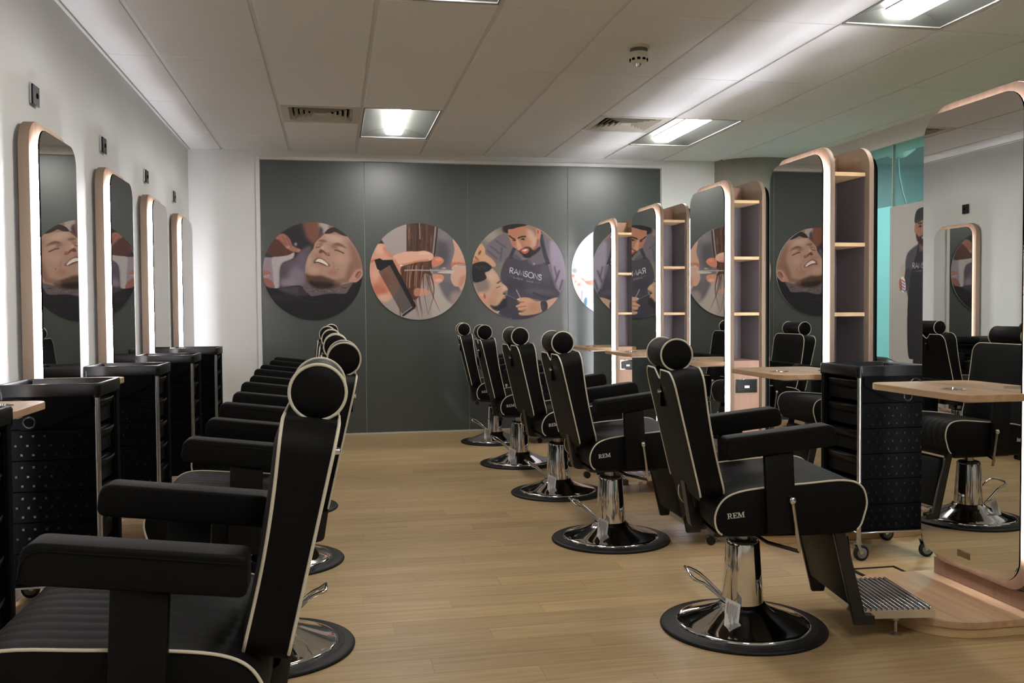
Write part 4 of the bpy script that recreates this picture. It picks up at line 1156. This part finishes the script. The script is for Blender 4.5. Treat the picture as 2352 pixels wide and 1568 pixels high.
    for s in (-1, 1):
        MB().lathe([(0.0, 0.0), (0.020, 0.0), (0.020, 0.006), (0.009, 0.012), (0.006, 0.014), (0.006, 0.05), (0.012, 0.055), (0.012, 0.08), (0.0, 0.08)], 18, (0.51, s * 0.125, 0), cap=False).build('foot_stud', M['steel'], t)
    # pump pedal: a bent chrome loop
    pz = [(-0.045, -0.055, 0.085), (-0.11, -0.050, 0.138), (-0.150, -0.047, 0.172), (-0.176, -0.047, 0.184), (-0.197, -0.045, 0.198), (-0.201, -0.02, 0.206), (-0.201, 0.04, 0.210), (-0.198, 0.058, 0.206),
          (-0.178, 0.062, 0.200), (-0.145, 0.055, 0.182), (-0.09, 0.045, 0.130), (-0.045, 0.035, 0.085)]
    MB().tube([tuple(p) for p in spline(pz, 3, False)], 0.006, 8).build('pump_pedal', M['chrome'], t, angle=80)
    MB().box(-0.062, -0.03, -0.062, 0.042, 0.070, 0.098).build('pedal_pivot', M['chrome'], t, bevel=0.005, seg=2)
    # paper tag on a string
    A, B, Cc, D = Vector((-0.090, -0.098, 0.139)), Vector((-0.041, -0.112, 0.117)), Vector((-0.059, -0.138, 0.030)), Vector((-0.105, -0.128, 0.046))
    E_, F_ = Vector((-0.107, -0.150, 0.033)), Vector((-0.078, -0.160, 0.026))
    nn = Vector((0, 0.0008, 0))
    tg = MB().loops([[A, B, Cc, D], [A + nn, B + nn, Cc + nn, D + nn]]).loops([[D, Cc, F_, E_], [D + nn, Cc + nn, F_ + nn, E_ + nn]]).build('paper_tag', M['paper'], t, smooth=False)
    ln = MB()
    P = lambda u, v: tuple((A.lerp(B, u)).lerp(D.lerp(Cc, u), v) - nn * 1.5)
    for k in range(9):
        u = 0.20 + 0.075 * k; q = 0.014
        v0, v1 = 0.10 + 0.02 * (k % 3), 0.55 + 0.12 * ((k * 5) % 4)
        ln.add([P(u - q, v0), P(u + q, v0), P(u + q, v1), P(u - q, v1)], [(0, 1, 2, 3)])
    ln.build('tag_print', M['ink'], tg, smooth=False)
    MB().add([P(0.10, 0.15), P(0.15, 0.15), P(0.15, 0.5), P(0.10, 0.5)], [(0, 1, 2, 3)]).build('tag_heading', M['red_ink'], tg, smooth=False)
    MB().tube([(-0.066, -0.104, 0.128), (-0.062, -0.08, 0.118), (-0.060, -0.058, 0.108)], 0.0012, 5).build('tag_string', M['black_satin'], tg)
    return t

chair0 = make_chair()
RD = math.radians
right_chairs = [((1.4485, 3.14), -8.0, 'nearest chair of the right row, with paper tag and ribbed chrome footplate'),
                ((1.3575, 4.488), -1.0, 'second chair from the front in the right row'),
                ((1.3835, 5.719), 2.5, 'third chair from the front in the right row'),
                ((1.368, 6.89), -2.5, 'fourth chair from the front in the right row, before the last'),
                ((1.385, 8.10), -4.0, 'farthest chair of the right row, close to the dark photo wall')]
left_chairs = [((-0.302, 1.975), 180.0, 'nearest chair of the left row, cut by the bottom left picture edge'),
               ((-0.238, 3.265), 180.0, 'second chair from the front in the left row, its base showing past the nearest backrest'),
               ((-0.262, 4.41), 180.0, 'third chair from the front in the left row'),
               ((-0.285, 5.61), 180.0, 'fourth chair from the front in the left row'),
               ((-0.315, 6.83), 180.0, 'fifth chair from the front in the left row'),
               ((-0.290, 8.02), 180.0, 'farthest chair of the left row, close to the photo wall')]
first = True
for (x, y), a, lb in right_chairs + left_chairs:
    if first:
        chair0.location = (x, y, 0); chair0.rotation_euler = (0, 0, RD(a)); chair0['label'] = lb; first = False
    else:
        copy_tree(chair0, (x, y, 0), RD(a), lb)

# ---------------------------------------------------------------- trolley (drawers face +x)
def make_trolley():
    t = thing('salon_trolley', '', 'trolley', (0, 0, 0), 0, 'black drawer trolleys')
    W, D = 0.180, 0.172                       # half sizes along x and y
    ro = lambda a, b, z, r: [(p[0], p[1], z) for p in rrect(-a, a, -b, b, r, 5)]
    MB().loops([ro(W - 0.01, D - 0.01, 0.838, 0.02), ro(W, D, 0.846, 0.022), ro(W + 0.003, D + 0.003, 0.884, 0.024), ro(W, D, 0.892, 0.022), ro(W - 0.014, D - 0.014, 0.892, 0.016),
                ro(W - 0.018, D - 0.018, 0.884, 0.014), ro(W - 0.020, D - 0.020, 0.852, 0.012)], False, True).build('top_tray', M['black_plastic'], t, angle=35)
    for s in (-1, 1):
        y = s * 0.150
        p = MB()
        for k in range(6):
            z0 = 0.140 + 0.1165 * k
            p.box(-0.160, 0.162, min(y, y + s * 0.010), max(y, y + s * 0.010), z0, z0 + 0.1145)
        pan = p.box(-0.160, 0.162, min(y - s * 0.006, y), max(y - s * 0.006, y), 0.130, 0.845).build('side_panel', M['black_gloss'], t, bevel=0.002, seg=1)
        bm_ = MB()
        for k in range(5):
            for rr in range(3):
                z = 0.140 + 0.1165 * k + 0.022 + 0.035 * rr
                for c in range(7):
                    x = -0.142 + 0.041 * c + (0.0205 if rr == 1 else 0.0)
                    if x > 0.13: continue
                    yy = y + s * 0.010
                    bm_.loops([[(x - 0.006, yy, z - 0.006), (x + 0.006, yy, z - 0.006), (x + 0.006, yy, z + 0.006), (x - 0.006, yy, z + 0.006)],
                               [(x - 0.0042, yy + s * 0.0045, z - 0.0042), (x + 0.0042, yy + s * 0.0045, z - 0.0042), (x + 0.0042, yy + s * 0.0045, z + 0.0042), (x - 0.0042, yy + s * 0.0045, z + 0.0042)]], False, True)
        bo = bm_.build('raised_studs', M['black_plastic'], pan, smooth=False); bo['kind'] = 'stuff'
        # tool holder flap below the tray, with ring holes
        yy = y + s * 0.012
        fl_ = MB().prism(rpoly([(-0.165, 0.872), (0.150, 0.872), (0.150, 0.80), (0.02, 0.735), (-0.10, 0.715), (-0.165, 0.765)], [0.01, 0.01, 0.02, 0.06, 0.05, 0.03], 5), 'y', yy, yy + s * 0.008).build('tool_holder', M['black_gloss'], t, bevel=0.003, seg=1)
        for (cx, cz, r) in ((-0.110, 0.80, 0.032), (-0.07, 0.75, 0.020)):
            MB().tube([(cx + r * math.cos(2 * PI * k / 24), yy + s * 0.009, cz + r * math.sin(2 * PI * k / 24)) for k in range(24)], 0.005, 8, True).build('holder_ring', M['black_plastic'], fl_)
            MB().lathe([(0.0, s * 0.0088), (r, s * 0.0088)], 24, (cx, yy, cz), axis='y', cap=False).build('holder_hole', M['void'], fl_)
    MB().box(-0.172, -0.160, -0.150, 0.150, 0.130, 0.845).build('back_panel', M['black_satin'], t, bevel=0.002, seg=1)
    MB().box(-0.160, 0.120, -0.144, 0.144, 0.130, 0.136).build('bottom_panel', M['black_satin'], t, smooth=False)
    for k in range(6):
        z0 = 0.146 + 0.1165 * k
        dr = MB().box(-0.155, 0.145, -0.141, 0.141, z0, z0 + 0.094).build('drawer', M['black_satin'], t, bevel=0.003, seg=1)
        pr = [(0.145, z0 + 0.056), (0.156, z0 + 0.062), (0.170, z0 + 0.078), (0.177, z0 + 0.092), (0.174, z0 + 0.096), (0.163, z0 + 0.090), (0.145, z0 + 0.088)]
        L = []
        for q in range(13):
            y = -0.125 + 0.25 * q / 12; f = math.sqrt(max(0.0, 1 - (y / 0.129) ** 2))
            L.append([(0.145 + (x - 0.145) * (0.25 + 0.75 * f), y, z) for x, z in pr])
        MB().loops(L).build('drawer_lip', M['black_satin'], dr, angle=50)
    for sx in (-1, 1):
        for sy in (-1, 1):
            pole = MB().lathe([(0.0, 0.085), (0.0105, 0.085), (0.0105, 0.845), (0.0, 0.845)], 16, (sx * 0.166, sy * 0.158, 0), cap=False).build('pole', M['silver_pole'] if (sx, sy) == (1, -1) else M['black_satin'], t)
            pole['corner'] = sx * 2 + sy
            MB().lathe([(0.0145, 0.838), (0.0155, 0.842), (0.0155, 0.885), (0.0, 0.885)], 16, (sx * 0.166, sy * 0.158, 0), cap=False).build('corner_cap', M['black_plastic'], pole)
            cs = MB().lathe([(0.0, 0.082), (0.012, 0.082), (0.012, 0.096), (0.0, 0.096)], 16, (sx * 0.166, sy * 0.158, 0), cap=False)
            cx, cy = sx * 0.166 - 0.012, sy * 0.158
            cs.prism(rpoly([(cx - 0.004, 0.036), (cx + 0.014, 0.082), (cx + 0.028, 0.082), (cx + 0.012, 0.030)], 0.003, 2), 'y', cy - 0.016, cy - 0.012)
            cs.prism(rpoly([(cx - 0.004, 0.036), (cx + 0.014, 0.082), (cx + 0.028, 0.082), (cx + 0.012, 0.030)], 0.003, 2), 'y', cy + 0.012, cy + 0.016)
            cs.box(cx + 0.002, cx + 0.028, cy - 0.016, cy + 0.016, 0.076, 0.083)
            c = cs.build('caster', M['zinc'], t)
            MB().lathe([(0.0, -0.010), (0.030, -0.010), (0.036, -0.006), (0.036, 0.006), (0.030, 0.010), (0.0, 0.010)], 28, (cx, cy, 0.036), axis='y', cap=False).build('tyre', M['rubber'], c)
            MB().lathe([(0.0, -0.012), (0.022, -0.0115), (0.024, -0.010), (0.024, 0.010), (0.022, 0.0115), (0.0, 0.012)], 24, (cx, cy, 0.036), axis='y', cap=False).build('wheel_disc', M['wheel_grey'], c)
    MB().box(-0.17, 0.17, -0.162, 0.162, 0.122, 0.130).build('base_edge', M['silver_pole'], t, bevel=0.002, seg=1)
    return t
tr0 = make_trolley()
tr0.location = (-1.048, 3.905, 0); tr0['label'] = 'black trolley with silver pole behind the nearest left armrests'
for (x, y), a, lb in [((-1.085, 2.715), 0, 'black trolley cut by the left picture edge, only its drawer lips showing'),
                      ((-1.045, 5.10), 0, 'second full black trolley from the left, beyond the first oak ledge'),
                      ((-1.045, 6.285), 0, 'third full black trolley from the left'),
                      ((-1.045, 7.485), 0, 'farthest black trolley on the left, by the white corner'),
                      ((2.512, 4.015), 180, 'black trolley on casters on the right, in front of the second mirror unit')]:
    c = copy_tree(tr0, (x, y, 0), RD(a), lb)
    if a:                                             # the right-hand trolley is the mirrored model
        pp = {o['corner']: o for o in c.children if 'corner' in o}
        for k, m in ((1, 'black_satin'), (3, 'silver_pole')):
            pp[k].data = pp[k].data.copy(); pp[k].data.materials[0] = M[m]

# small things
t = thing('waste_bin', 'round topped black bin behind the right trolley', 'bin', (3.45, 5.5, 0))
MB().lathe([(0.0, 0.0), (0.15, 0.0), (0.16, 0.03), (0.17, 0.72), (0.0, 0.72)], 36, cap=False).build('body', M['black_satin'], t)
MB().lathe([(0.175, 0.72), (0.175, 0.745), (0.15, 0.80), (0.08, 0.835), (0.0, 0.845)], 36, cap=False).build('lid', M['black_plastic'], t)
t = thing('floor_box', 'dark floor socket frame let into the boards beside the nearest unit', 'floor box', (2.34, 3.67, 0))
MB().box(-0.115, 0.10, -0.06, 0.06, 0.0, 0.003).build('lid', M['floor'], t, smooth=False)
MB().box(-0.115, 0.10, 0.048, 0.062, 0.0, 0.006).box(0.088, 0.102, -0.06, 0.062, 0.0, 0.006).box(-0.117, -0.103, -0.06, 0.062, 0.0, 0.006).box(-0.115, 0.10, -0.062, -0.048, 0.0, 0.006).build('lid_frame', M['rubber'], t, smooth=False)

# light added behind the glass to brighten its frosted film
t = thing('ceiling_light', 'added light behind the teal glass, brightening its frosted film', 'ceiling light', (5.75, 7.2, 2.66))
MB().box(-0.3, 0.3, -0.6, 0.6, -0.03, 0.0).build('housing', M['white_metal'], t, bevel=0.004, seg=1)
MB().box(-0.26, 0.26, -0.56, 0.56, -0.036, -0.030).build('diffuser', M['beyond_fill'], t, smooth=False)
